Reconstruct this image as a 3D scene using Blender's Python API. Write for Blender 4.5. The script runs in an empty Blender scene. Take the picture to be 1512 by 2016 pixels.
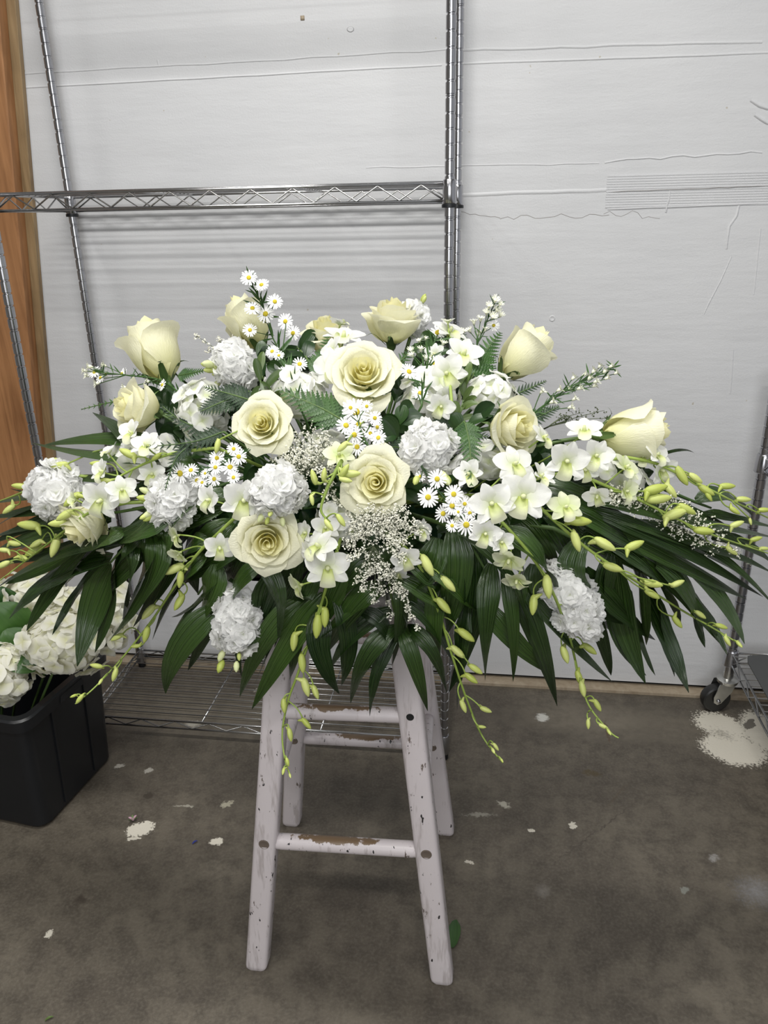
import bpy, math, random
from math import pi, sin, cos
from mathutils import Vector, Matrix
random.seed(7)
SC = bpy.context.scene
COL = SC.collection
# ------------------------------------------------------------------ camera
FPX = 1514.0
RWC = Matrix(((0.9909229547, -0.0295660389, 0.1311394186),
              (0.1329237030, 0.3611679012, -0.9229783510),
              (-0.0200745348, 0.9320319718, 0.3618195911)))
CAMP = Vector((0, 0, 1.25))
cd = bpy.data.cameras.new('camera')
cam = bpy.data.objects.new('camera', cd)
COL.objects.link(cam)
cam.matrix_world = Matrix.Translation(CAMP) @ RWC.to_4x4()
cd.sensor_fit = 'VERTICAL'
cd.sensor_height = 36.0
cd.lens = 36.0 * FPX / 2016.0
cd.clip_start = 0.02
SC.camera = cam
# ------------------------------------------------------------------ world, lamps, exposure
w = bpy.data.worlds.new('world'); SC.world = w; w.use_nodes = True
w.node_tree.nodes['Background'].inputs[0].default_value = (0.93, 0.96, 1.0, 1)
w.node_tree.nodes['Background'].inputs[1].default_value = 0.34
def area(name, loc, sx, sy, power, col=(1, 1, 1), rot=(0, 0, 0)):
    l = bpy.data.lights.new(name, 'AREA'); l.shape = 'RECTANGLE'; l.size = sx; l.size_y = sy
    l.energy = power; l.color = col
    o = bpy.data.objects.new(name, l); o.location = loc; o.rotation_euler = rot; COL.objects.link(o); return o
area('ceiling_tube_light', (-0.35, 0.78, 2.60), 1.25, 0.10, 23, (1, 0.985, 0.95))
area('ceiling_tube_light', (0.15, -0.55, 2.65), 1.25, 0.12, 25, (1, 0.985, 0.95))
area('ceiling_tube_light', (-1.5, -0.9, 2.65), 0.12, 1.25, 14, (1, 0.985, 0.95))
area('added_rear_fill', (0.2, -2.45, 1.7), 2.6, 1.7, 30, (0.96, 0.98, 1), (pi / 2 , 0, 0))  # unseen fill light added behind the camera for sheen on the leaves
SC.view_settings.view_transform = 'Standard'
SC.view_settings.look = 'None'
SC.view_settings.gamma = 1
SC.view_settings.use_curve_mapping = False
SC.view_settings.exposure = 0.45

# ------------------------------------------------------------------ measuring helpers (plain numbers -> world points)
def ray(px, py):
    return RWC @ Vector(((px - 756) / FPX, -(py - 1008) / FPX, -1.0))
def at_y(px, py, y):
    r = ray(px, py); return CAMP + r * (y / r.y)
def on_floor(px, py, z=0.0):
    r = ray(px, py); return CAMP + r * ((z - 1.25) / r.z)
def cdir(x, y, z):                       # image right, image up, towards the viewer -> world direction
    return (RWC @ Vector((x, y, z))).normalized()
EC = Vector((-0.19, 1.13, 0.84)); EA = Vector((0.60, 0.25, 0.24))
def sstep(a, b, x):
    t = max(0, min(1, (x - a) / (b - a))); return t * t * (3 - 2 * t)
def ydep(px, py):
    r = ray(px, py); o = CAMP - EC
    d = Vector((r.x / EA.x, r.y / EA.y, r.z / EA.z)); o = Vector((o.x / EA.x, o.y / EA.y, o.z / EA.z))
    a = d.dot(d); b = o.dot(d); c = o.dot(o) - 1
    t = (-b - math.sqrt(max(b * b - a * c, 0))) / a
    y = t * r.y
    lim = 0.90 + 0.22 * sstep(0.35, 1.0, abs(px - 700) / 750)
    k = sstep(1060, 1160, py)
    return min(y, lim) * k + y * (1 - k)
def P(px, py, dy=0.0):
    return at_y(px, py, ydep(px, py) + dy)
def scale_at(p):                          # metres per pixel at a point
    return -(RWC.transposed() @ (p - CAMP)).z / FPX

# ------------------------------------------------------------------ material helpers
def new_mat(name):
    m = bpy.data.materials.new(name); m.use_nodes = True
    nt = m.node_tree; b = nt.nodes['Principled BSDF']; return m, nt, b
def N(nt, t, **kw):
    n = nt.nodes.new(t)
    for k, v in kw.items(): setattr(n, k, v)
    return n
def noise(nt, scale, detail=3, vec=None, rough=0.55, dist=0):
    n = N(nt, 'ShaderNodeTexNoise'); n.inputs['Scale'].default_value = scale; n.inputs['Detail'].default_value = detail
    n.inputs['Roughness'].default_value = rough; n.inputs['Distortion'].default_value = dist
    if vec is not None: nt.links.new(vec, n.inputs['Vector'])
    return n
def ramp(nt, fac, stops):
    r = N(nt, 'ShaderNodeValToRGB'); nt.links.new(fac, r.inputs['Fac'])
    e = r.color_ramp.elements
    while len(e) < len(stops): e.new(0.5)
    for i, (p, c) in enumerate(stops):
        e[i].position = p; e[i].color = (c[0], c[1], c[2], 1) if not isinstance(c, float) else (c, c, c, 1)
    return r
def mixc(nt, fac, a, b):
    m = N(nt, 'ShaderNodeMix', data_type='RGBA')
    if isinstance(fac, float): m.inputs[0].default_value = fac
    else: nt.links.new(fac, m.inputs[0])
    for s, v in ((6, a), (7, b)):
        if isinstance(v, tuple): m.inputs[s].default_value = (*v[:3], 1)
        else: nt.links.new(v, m.inputs[s])
    return m.outputs[2]
def mth(nt, op, a, b=None, clamp=False):
    m = N(nt, 'ShaderNodeMath', operation=op); m.use_clamp = clamp
    for i, v in enumerate((a, b)):
        if v is None: continue
        if isinstance(v, (int, float)): m.inputs[i].default_value = v
        else: nt.links.new(v, m.inputs[i])
    return m.outputs[0]
def bump(nt, b, h, strength=0.3, dist=0.01):
    n = N(nt, 'ShaderNodeBump'); n.inputs['Strength'].default_value = strength; n.inputs['Distance'].default_value = dist
    nt.links.new(h, n.inputs['Height']); nt.links.new(n.outputs[0], b.inputs['Normal']); return n
def mapping(nt, vec, scale=(1, 1, 1), loc=(0, 0, 0), rot=(0, 0, 0), vt='POINT'):
    m = N(nt, 'ShaderNodeMapping', vector_type=vt); nt.links.new(vec, m.inputs[0])
    m.inputs['Location'].default_value = loc; m.inputs['Rotation'].default_value = rot; m.inputs['Scale'].default_value = scale
    return m.outputs[0]
def plain(name, col, rough=0.5, metal=0.0, var=0.12, scale=30, bmp=0.0):
    m, nt, b = new_mat(name)
    g = N(nt, 'ShaderNodeNewGeometry')
    n = noise(nt, scale, 3, g.outputs['Position'])
    d = tuple(c * (1 - var) for c in col); l = tuple(min(1, c * (1 + var)) for c in col)
    nt.links.new(mixc(nt, n.outputs[0], d, l), b.inputs['Base Color'])
    b.inputs['Roughness'].default_value = rough; b.inputs['Metallic'].default_value = metal
    if bmp: bump(nt, b, n.outputs[0], bmp, 0.002)
    return m
def translucent(nt, b, colsock, amount):
    t = N(nt, 'ShaderNodeBsdfTranslucent'); mx = N(nt, 'ShaderNodeMixShader'); mx.inputs[0].default_value = amount
    nt.links.new(colsock, t.inputs[0]); nt.links.new(b.outputs[0], mx.inputs[1]); nt.links.new(t.outputs[0], mx.inputs[2])
    nt.links.new(mx.outputs[0], nt.nodes['Material Output'].inputs[0])
def petal_mat(name, base, rim, mid=0.45, amount=0.3, veins=0.35, rough=0.55):
    m, nt, b = new_mat(name)
    uv = N(nt, 'ShaderNodeUVMap'); s = N(nt, 'ShaderNodeSeparateXYZ'); nt.links.new(uv.outputs[0], s.inputs[0])
    r = ramp(nt, s.outputs[1], [(0.0, base), (mid, tuple((a + c) / 2 for a, c in zip(base, rim))), (min(.98, mid + .4), rim)])
    nt.links.new(r.outputs[0], b.inputs['Base Color'])
    b.inputs['Roughness'].default_value = rough
    b.inputs['Specular IOR Level'].default_value = 0.3
    n = noise(nt, 7, 3, mapping(nt, uv.outputs[0], (7, 1.2, 1)))
    bump(nt, b, n.outputs[0], veins, 0.003)
    translucent(nt, b, r.outputs[0], amount)
    return m
def leaf_mat(name, dark, light, rough=0.3, stripes=10, bmp=0.5, trans=0.12, spec=0.5):
    m, nt, b = new_mat(name)
    uv = N(nt, 'ShaderNodeUVMap'); g = N(nt, 'ShaderNodeNewGeometry'); oi = N(nt, 'ShaderNodeObjectInfo')
    n1 = noise(nt, 1.0, 2, mapping(nt, uv.outputs[0], (stripes, 0.6, 1)))
    n2 = noise(nt, 9, 2, g.outputs['Position'])
    f = mth(nt, 'ADD', mth(nt, 'MULTIPLY', n1.outputs[0], .5), mth(nt, 'MULTIPLY', n2.outputs[0], .3))
    f = mth(nt, 'ADD', f, mth(nt, 'MULTIPLY', oi.outputs['Random'], .3))
    c = ramp(nt, f, [(0.35, dark), (0.8, light)])
    nt.links.new(c.outputs[0], b.inputs['Base Color'])
    b.inputs['Roughness'].default_value = rough
    b.inputs['Specular IOR Level'].default_value = spec
    if stripes > 4: bump(nt, b, n1.outputs[0], bmp, 0.002)
    translucent(nt, b, c.outputs[0], trans)
    return m
M = {}
M['rose'] = petal_mat('rose_petal', (0.84, 0.83, 0.38), (0.94, 0.925, 0.73), 0.28, 0.38)
M['rose_in'] = petal_mat('rose_heart_petal', (0.93, 0.84, 0.26), (0.94, 0.91, 0.58), 0.35, 0.42)
M['white'] = petal_mat('white_petal', (0.70, 0.76, 0.48), (0.95, 0.95, 0.94), 0.08, 0.52, 0.12)
M['orchid'] = petal_mat('orchid_petal', (0.72, 0.78, 0.46), (0.92, 0.92, 0.89), 0.2, 0.36, 0.2)
M['orchid_green'] = petal_mat('green_orchid_petal', (0.66, 0.75, 0.34), (0.86, 0.89, 0.66), 0.4, 0.36, 0.2)
M['lip'] = petal_mat('orchid_lip', (0.62, 0.70, 0.22), (0.90, 0.91, 0.70), 0.5, 0.3, 0.2)
M['hyd'] = petal_mat('hydrangea_petal', (0.80, 0.80, 0.52), (0.91, 0.90, 0.81), 0.3, 0.36, 0.25)
M['bud'] = leaf_mat('orchid_bud', (0.46, 0.54, 0.10), (0.72, 0.77, 0.30), 0.45, 8, 0.3, 0.2)
M['ostem'] = leaf_mat('orchid_stem', (0.24, 0.34, 0.06), (0.40, 0.52, 0.12), 0.45, 3)
M['palm'] = leaf_mat('palm_leaflet', (0.009, 0.028, 0.005), (0.050, 0.105, 0.016), 0.25, 16, 1.8, 0.05, 0.9)
M['palm_light'] = leaf_mat('young_palm_leaflet', (0.03, 0.08, 0.02), (0.09, 0.18, 0.04), 0.3, 16, 1.0, 0.1)
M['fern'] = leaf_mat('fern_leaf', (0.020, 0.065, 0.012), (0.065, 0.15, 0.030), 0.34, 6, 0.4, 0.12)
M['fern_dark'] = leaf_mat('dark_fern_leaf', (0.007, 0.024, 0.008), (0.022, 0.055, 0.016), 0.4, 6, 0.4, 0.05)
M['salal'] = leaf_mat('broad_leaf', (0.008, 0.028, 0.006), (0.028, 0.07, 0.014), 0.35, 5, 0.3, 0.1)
M['olive'] = leaf_mat('olive_leaf', (0.04, 0.075, 0.018), (0.12, 0.18, 0.05), 0.4, 5, 0.3, 0.12)
M['stem'] = leaf_mat('green_stem', (0.05, 0.10, 0.025), (0.14, 0.22, 0.06), 0.5, 3)
M['disc'] = plain('yellow_disc', (0.62, 0.50, 0.03), 0.8, 0, 0.35, 900, 0.6)
M['ray'] = plain('aster_ray', (0.92, 0.92, 0.90), 0.6)
M['ray_c'] = plain('closed_aster_ray', (0.80, 0.81, 0.64), 0.6)
M['limonium'] = plain('dry_cream_floret', (0.88, 0.85, 0.74), 0.8, 0, 0.2, 400)
M['limstem'] = plain('dry_grey_green_stem', (0.08, 0.10, 0.05), 0.8)
M['foam'] = plain('wet_floral_foam', (0.02, 0.07, 0.03), 0.95, 0, 0.3, 200, 0.5)
M['tray'] = plain('black_plastic_tray', (0.02, 0.02, 0.022), 0.45)
M['black'] = plain('black_plastic', (0.006, 0.007, 0.009), 0.42, 0, 0.15, 60, 0.05)
M['grey_plastic'] = plain('charcoal_plastic', (0.06, 0.062, 0.062), 0.55, 0, 0.08)
M['rubber'] = plain('black_rubber', (0.012, 0.012, 0.012), 0.35)
M['dark'] = plain('void_shade', (0.01, 0.01, 0.01), 0.9)  # flat black painted in place of shade inside gaps and holes
M['chrome'] = plain('chrome', (0.46, 0.46, 0.48), 0.20, 1.0, 0.08, 15)
M['zinc'] = plain('zinc_plate', (0.55, 0.55, 0.53), 0.3, 1.0, 0.12, 50)
M['wire'] = plain('shelf_wire', (0.50, 0.50, 0.50), 0.25, 1.0, 0.1, 20)
M['plugwood'] = plain('plug_wood', (0.13, 0.10, 0.08), 0.8)
M['pinkbud'] = plain('pink_petal', (0.5, 0.3, 0.38), 0.6)
M['blue'] = plain('blue_plastic', (0.02, 0.03, 0.2), 0.5)

def wall_mat():
    m, nt, b = new_mat('painted_board')
    g = N(nt, 'ShaderNodeNewGeometry'); p = g.outputs['Position']
    fine = noise(nt, 260, 3, p); mid = noise(nt, 22, 4, mapping(nt, p, (0.35, 1, 1.3))); big = noise(nt, 2.3, 3, p)
    rip = noise(nt, 1, 3, mapping(nt, p, (0.9, 1, 13), (0, 0, 0), (0, 0.035, 0)))
    c = ramp(nt, big.outputs[0], [(0.3, (0.56, 0.565, 0.58)), (0.7, (0.61, 0.613, 0.625))])
    spk = noise(nt, 55, 2, p)
    sm = ramp(nt, spk.outputs[0], [(0.775, 0.0), (0.80, 1.0)])
    nt.links.new(mixc(nt, sm.outputs[0], c.outputs[0], (0.45, 0.42, 0.36)), b.inputs['Base Color'])
    b.inputs['Roughness'].default_value = 0.55
    h = mth(nt, 'ADD', mth(nt, 'MULTIPLY', fine.outputs[0], 0.10), mth(nt, 'MULTIPLY', mid.outputs[0], 0.35))
    h = mth(nt, 'ADD', h, mth(nt, 'MULTIPLY', rip.outputs[0], 0.5))
    bump(nt, b, h, 0.38, 0.012)
    return m
M['wall'] = wall_mat()

def floor_mat():
    m, nt, b = new_mat('stained_shaded_concrete')
    g = N(nt, 'ShaderNodeNewGeometry'); p = g.outputs['Position']
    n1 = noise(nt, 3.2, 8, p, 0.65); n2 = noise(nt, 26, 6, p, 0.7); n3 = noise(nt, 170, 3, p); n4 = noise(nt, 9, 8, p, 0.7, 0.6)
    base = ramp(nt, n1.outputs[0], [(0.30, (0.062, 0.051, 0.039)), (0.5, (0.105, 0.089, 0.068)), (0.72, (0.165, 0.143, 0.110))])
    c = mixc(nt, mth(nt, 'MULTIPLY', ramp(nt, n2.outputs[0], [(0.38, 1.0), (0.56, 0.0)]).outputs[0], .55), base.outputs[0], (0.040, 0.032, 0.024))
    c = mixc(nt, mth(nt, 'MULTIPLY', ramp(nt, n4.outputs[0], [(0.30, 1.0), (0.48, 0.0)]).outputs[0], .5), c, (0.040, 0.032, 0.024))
    c = mixc(nt, mth(nt, 'MULTIPLY', ramp(nt, n3.outputs[0], [(0.45, 0.0), (0.75, 1.0)]).outputs[0], .3), c, (0.20, 0.18, 0.145))
    # distorted position for ragged edges
    nd = noise(nt, 38, 5, p, 0.75)
    sub = N(nt, 'ShaderNodeVectorMath', operation='SUBTRACT'); nt.links.new(nd.outputs['Color'], sub.inputs[0]); sub.inputs[1].default_value = (.5, .5, .5)
    scn = N(nt, 'ShaderNodeVectorMath', operation='SCALE'); nt.links.new(sub.outputs[0], scn.inputs[0]); scn.inputs[3].default_value = 0.034
    add = N(nt, 'ShaderNodeVectorMath', operation='ADD'); nt.links.new(p, add.inputs[0]); nt.links.new(scn.outputs[0], add.inputs[1])
    q = add.outputs[0]
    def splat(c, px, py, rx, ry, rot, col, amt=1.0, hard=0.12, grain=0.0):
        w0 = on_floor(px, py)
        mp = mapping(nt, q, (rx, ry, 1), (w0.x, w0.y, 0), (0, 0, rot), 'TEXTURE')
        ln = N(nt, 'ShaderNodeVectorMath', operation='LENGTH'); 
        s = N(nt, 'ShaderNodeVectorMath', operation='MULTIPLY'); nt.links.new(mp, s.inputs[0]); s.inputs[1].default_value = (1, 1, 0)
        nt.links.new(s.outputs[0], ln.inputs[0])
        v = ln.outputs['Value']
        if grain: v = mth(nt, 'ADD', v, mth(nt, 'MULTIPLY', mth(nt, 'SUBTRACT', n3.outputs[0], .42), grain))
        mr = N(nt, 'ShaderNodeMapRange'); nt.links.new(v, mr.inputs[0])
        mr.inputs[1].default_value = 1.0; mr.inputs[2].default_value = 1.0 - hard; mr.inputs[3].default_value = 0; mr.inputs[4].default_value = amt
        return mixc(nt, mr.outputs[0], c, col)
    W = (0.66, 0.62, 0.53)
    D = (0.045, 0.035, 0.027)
    for (x, y, a_, b_) in ((1240, 1850, .13, .06), (950, 1900, .10, .06), (690, 1760, .16, .07), (360, 1960, .10, .05), (620, 1560, .10, .06), (180, 1960, .08, .05)):  # shadow on the near floor, painted into its colour as soft patches
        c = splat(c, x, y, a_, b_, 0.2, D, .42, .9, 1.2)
    c = splat(c, 1200, 1420, .35, .10, 0.0, (0.24, 0.21, 0.16), .45, .9, 1.0)
    c = splat(c, 420, 1400, .30, .14, 0.0, (0.26, 0.23, 0.175), .45, .9, 1.0)
    c = splat(c, 1420, 1430, .080, .062, -0.75, W, 1.0, .15, 1.2)
    c = splat(c, 1445, 1475, .088, .070, -0.2, W, 1.0, .15, .9)
    c = splat(c, 1500, 1440, .055, .10, 0.0, W, 1.0, .15, .9)
    c = splat(c, 1422, 1445, .045, .030, -0.6, (0.22, 0.20, 0.165), .75, .9, 3.0)
    c = splat(c, 1476, 1425, .012, .030, -0.5, (0.16, 0.145, 0.12), 1.0, .1)
    c = splat(c, 275, 1633, .036, .024, 0.5, W, 1.0, .15, 1.0)
    c = splat(c, 262, 1652, .018, .006, 0.3, W, .9, .2, 1.0)
    c = splat(c, 427, 1657, .015, .012, 0.0, W, 1.0, .2, 0.8)
    c = splat(c, 1068, 1413, .022, .022, 0.0, (0.55, 0.54, 0.50), 1.0, .4, 1.0)
    c = splat(c, 992, 1583, .020, .012, -0.4, (0.45, 0.43, 0.36), .8, .4, 1.6)
    c = splat(c, 945, 1603, .045, .008, 0.1, (0.42, 0.40, 0.34), .5, .5, 1.6)
    c = splat(c, 1128, 1625, .010, .010, 0.4, W, .9, .2, 1.0)
    c = splat(c, 1047, 1635, .006, .006, 0.4, W, .9, .2, .6)
    c = splat(c, 926, 1699, .011, .006, -0.5, W, .8, .2, 1.2)
    c = splat(c, 97, 1839, .011, .009, 0.4, W, .8, .2, 1.2)
    c = splat(c, 292, 1517, .012, .010, 0.2, (0.45, 0.43, 0.38), .8, .3, 1.2)
    c = splat(c, 235, 1507, .014, .008, 0.2, (0.45, 0.43, 0.38), .8, .3, 1.2)
    c = splat(c, 447, 1582, .018, .012, 0.6, (0.5, 0.47, 0.36), .7, .3, 2.0)
    c = splat(c, 360, 1587, .030, .004, 0.0, (0.4, 0.38, 0.32), .7, .3, 1.0)
    c = splat(c, 380, 1425, .03, .02, 0.0, (0.50, 0.48, 0.42), .7, .5, 1.5)
    c = splat(c, 520, 1360, .03, .03, 0.0, (0.62, 0.58, 0.50), .8, .4, 1.5)
    c = splat(c, 292, 1566, .011, .011, 0.0, (0.045, 0.036, 0.026), .9, .2)
    c = splat(c, 160, 1772, .018, .014, 0.0, (0.040, 0.030, 0.022), .8, .6)
    c = splat(c, 1165, 1522, .030, .014, -0.1, (0.075, 0.055, 0.025), .8, .5, 1.2)
    c = splat(c, 1196, 1440, .004, .06, 0.0, (0.09, 0.055, 0.03), .8, .5)
    c = splat(c, 1490, 1755, .06, .05, 0.3, (0.26, 0.26, 0.27), .6, .9, 1.5)
    c = splat(c, 1405, 1688, .018, .010, 0.6, (0.35, 0.34, 0.33), .6, .6, 1.6)
    c = splat(c, 1070, 1755, .022, .018, 0.6, (0.24, 0.22, 0.20), .5, .9)
    c = splat(c, 1345, 1755, .012, .008, 0.6, (0.25, 0.26, 0.23), .7, .3)
    c = splat(c, 1170, 1640, .0016, .21, -0.78, (0.045, 0.036, 0.028), .75, .6)
    c = splat(c, 1215, 1565, .004, .07, -0.6, (0.08, 0.062, 0.040), .6, .6)
    nt.links.new(c, b.inputs['Base Color'])
    b.inputs['Roughness'].default_value = 0.55
    bump(nt, b, mth(nt, 'ADD', n3.outputs[0], n2.outputs[0]), 0.25, 0.002)
    return m
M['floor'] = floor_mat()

def paint_mat(name, worn):
    m, nt, b = new_mat(name)
    tc = N(nt, 'ShaderNodeNewGeometry'); p = tc.outputs['Position']
    a = noise(nt, 60, 5, mapping(nt, p, (1, 1, 0.35)), 0.7); s = noise(nt, 24, 4, mapping(nt, p, (2.4, 2.4, 0.22)), 0.7); d = noise(nt, 7, 4, p)
    sp = noise(nt, 110, 2, mapping(nt, p, (1, 1, .45)))
    c = mixc(nt, d.outputs[0], (0.54, 0.49, 0.505), (0.69, 0.64, 0.655))
    c = mixc(nt, ramp(nt, s.outputs[0], [(0.56, 0.0), (0.66, .55)]).outputs[0], c, (0.30, 0.26, 0.25))
    c = mixc(nt, ramp(nt, a.outputs[0], [(0.635, 0.0), (0.67, 1.0)]).outputs[0], c, (0.13, 0.10, 0.085))
    c = mixc(nt, ramp(nt, sp.outputs[0], [(0.69, 0.0), (0.71, 1.0)]).outputs[0], c, (0.03, 0.028, 0.03))
    if worn:
        sx = N(nt, 'ShaderNodeSeparateXYZ'); nt.links.new(tc.outputs['Normal'], sx.inputs[0])
        up = mth(nt, 'ADD', sx.outputs[2], mth(nt, 'MULTIPLY', mth(nt, 'SUBTRACT', d.outputs[0], .5), 2.0))
        sp2 = N(nt, 'ShaderNodeSeparateXYZ'); nt.links.new(p, sp2.inputs[0])
        mid_ = mth(nt, 'SUBTRACT', .30, mth(nt, 'MULTIPLY', mth(nt, 'ABSOLUTE', mth(nt, 'ADD', sp2.outputs[0], .23)), 5.5))
        up = mth(nt, 'ADD', mth(nt, 'ADD', sx.outputs[2], mth(nt, 'MULTIPLY', mth(nt, 'SUBTRACT', d.outputs[0], .5), .6)), mid_)
        wm = ramp(nt, mth(nt, 'ADD', up, mth(nt, 'MULTIPLY', mth(nt, 'SUBTRACT', a.outputs[0], .5), 1.2)), [(0.86, 0.0), (0.93, 1.0)])
        c = mixc(nt, wm.outputs[0], c, (0.16, 0.105, 0.06))
    nt.links.new(c, b.inputs['Base Color']); b.inputs['Roughness'].default_value = 0.38
    bump(nt, b, a.outputs[0], 0.15, 0.002)
    return m
M['paint'] = paint_mat('chipped_white_paint', False)
M['paint_worn'] = paint_mat('worn_white_paint', True)

def wood_mat(name, d, l):
    m, nt, b = new_mat(name)
    g = N(nt, 'ShaderNodeNewGeometry'); p = g.outputs['Position']
    a = noise(nt, 14, 6, mapping(nt, p, (3, 3, 0.22)), 0.6, 1.0); k = noise(nt, 5, 3, p)
    f = mth(nt, 'ADD', mth(nt, 'MULTIPLY', a.outputs[0], .7), mth(nt, 'MULTIPLY', k.outputs[0], .3))
    c = ramp(nt, f, [(0.32, d), (0.68, l)])
    nt.links.new(c.outputs[0], b.inputs['Base Color']); b.inputs['Roughness'].default_value = 0.5
    bump(nt, b, a.outputs[0], 0.2, 0.003); return m
M['wood'] = wood_mat('orange_timber', (0.20, 0.085, 0.030), (0.44, 0.215, 0.090))
M['wood2'] = wood_mat('pale_timber', (0.16, 0.10, 0.045), (0.36, 0.25, 0.13))
M['sill'] = wood_mat('dusty_sill_wood', (0.28, 0.22, 0.15), (0.42, 0.35, 0.26))

# ------------------------------------------------------------------ mesh helpers
class MB:
    def __init__(s): s.v = []; s.f = []; s.uv = []
    def quadgrid(s, pts, uvs, nu, nv):          # pts row-major nv rows of nu
        o = len(s.v); s.v += [tuple(p) for p in pts]
        for j in range(nv - 1):
            for i in range(nu - 1):
                a = j * nu + i; idx = (a, a + 1, a + nu + 1, a + nu)
                s.f.append(tuple(o + k for k in idx)); s.uv += [uvs[k] for k in idx]
    def face(s, idx, uvs=None):
        s.f.append(tuple(idx)); s.uv += uvs if uvs else [(0.5, 0.5)] * len(idx)
    def tube(s, pts, rad, n=6, cap=True):
        pts = [Vector(p) for p in pts]
        if not hasattr(rad, '__len__'): rad = [rad] * len(pts)
        o = len(s.v); ref = Vector((0.3, 0.9, 0.31)).normalized()
        for i, p in enumerate(pts):
            t = (pts[min(i + 1, len(pts) - 1)] - pts[max(i - 1, 0)])
            if t.length < 1e-9: t = Vector((0, 0, 1))
            t.normalize()
            if abs(t.dot(ref)) > 0.95: ref = Vector((0.95, 0.1, -0.2)).normalized()
            a = t.cross(ref).normalized(); b_ = t.cross(a)
            ref = b_.cross(t).normalized() if False else ref
            for k in range(n):
                an = 2 * pi * k / n; q = p + (a * cos(an) + b_ * sin(an)) * rad[i]; s.v.append(tuple(q))
        L = len(pts)
        for i in range(L - 1):
            for k in range(n):
                k2 = (k + 1) % n
                s.face((o + i * n + k, o + i * n + k2, o + (i + 1) * n + k2, o + (i + 1) * n + k),
                       [(k / n, i / L), ((k + 1) / n, i / L), ((k + 1) / n, (i + 1) / L), (k / n, (i + 1) / L)])
        if cap:
            s.face([o + k for k in range(n)][::-1]); s.face([o + (L - 1) * n + k for k in range(n)])
    def box(s, x0, x1, y0, y1, z0, z1):
        o = len(s.v)
        s.v += [(x, y, z) for z in (z0, z1) for y in (y0, y1) for x in (x0, x1)]
        for q in ((0, 2, 3, 1), (4, 5, 7, 6), (0, 1, 5, 4), (2, 6, 7, 3), (0, 4, 6, 2), (1, 3, 7, 5)): s.face([o + i for i in q])
    def prism(s, ring0, ring1):
        o = len(s.v); n = len(ring0); s.v += [tuple(p) for p in ring0] + [tuple(p) for p in ring1]
        for k in range(n):
            k2 = (k + 1) % n; s.face((o + k, o + k2, o + n + k2, o + n + k))
        s.face([o + k for k in range(n)][::-1]); s.face([o + n + k for k in range(n)])
    def rings(s, rr, cap=True):
        o = len(s.v); n = len(rr[0])
        for r in rr: s.v += [tuple(p) for p in r]
        for j in range(len(rr) - 1):
            for k in range(n):
                k2 = (k + 1) % n; s.face((o + j * n + k, o + j * n + k2, o + (j + 1) * n + k2, o + (j + 1) * n + k))
        if cap:
            s.face([o + k for k in range(n)][::-1]); s.face([o + (len(rr) - 1) * n + k for k in range(n)])
    def mesh(s, name, mat, smooth=True, org=None):
        me = bpy.data.meshes.new(name)
        v = s.v if org is None else [(a - org[0], b - org[1], c - org[2]) for a, b, c in s.v]
        me.from_pydata(v, [], s.f)
        uvl = me.uv_layers.new(name='UVMap')
        uvl.data.foreach_set('uv', [c for u in s.uv for c in u])
        if smooth: me.polygons.foreach_set('use_smooth', [True] * len(me.polygons))
        me.materials.append(mat); me.update(); return me

def tag(o, label=None, cat=None, group=None, kind=None):
    if label: o['label'] = label
    if cat: o['category'] = cat
    if group: o['group'] = group
    if kind: o['kind'] = kind
    return o
def thing(name, loc, label, cat, group=None):
    o = bpy.data.objects.new(name, None); o.empty_display_size = 0.02; o.location = loc; COL.objects.link(o)
    tag(o, label, cat, group); o['_l'] = 0; del o['_l']; return o
WM = {}
def wm(o):
    if o is None: return Matrix.Identity(4)
    if o.name in WM: return WM[o.name]
    return Matrix.Translation(o.location)
def part(name, me, parent, mat4=None):          # me in world coordinates unless mat4 given
    o = bpy.data.objects.new(name, me); COL.objects.link(o)
    m = mat4 if mat4 is not None else Matrix.Identity(4)
    if parent is not None:
        o.parent = parent; o.matrix_basis = wm(parent).inverted() @ m
    else: o.matrix_basis = m
    WM[o.name] = m
    return o
def build(mb, name, mat, parent=None, smooth=True):
    return part(name, mb.mesh(name, M[mat], smooth), parent)
def auto_smooth(o, ang=0.6):
    me = o.data
    me.polygons.foreach_set('use_smooth', [True] * len(me.polygons))
    try: me.set_sharp_from_angle(angle=ang)
    except Exception: pass
def bez(p0, p1, p2, n):
    return [p0 * (1 - t) ** 2 + p1 * 2 * t * (1 - t) + p2 * t * t for t in [i / (n - 1) for i in range(n)]]
def catmull(pts, n):
    out = []; L = len(pts)
    for i in range(L - 1):
        p0 = pts[max(i - 1, 0)]; p1 = pts[i]; p2 = pts[i + 1]; p3 = pts[min(i + 2, L - 1)]
        for k in range(n):
            t = k / n
            out.append(0.5 * ((2 * p1) + (p2 - p0) * t + (2 * p0 - 5 * p1 + 4 * p2 - p3) * t * t + (3 * p1 - p0 - 3 * p2 + p3) * t ** 3))
    out.append(pts[-1]); return out
def frame(origin, z, x=None, s=1.0):
    z = z.normalized()
    if x is None: x = Vector((0.12, 0.3, 0.95))
    y = z.cross(x)
    if y.length < 1e-4: y = z.cross(Vector((1, 0, 0)))
    y.normalize(); x = y.cross(z)
    m = Matrix((x, y, z)).transposed().to_4x4()
    return Matrix.Translation(origin) @ m @ Matrix.Scale(s, 4)
def rnd(a, b): return random.uniform(a, b)

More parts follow.
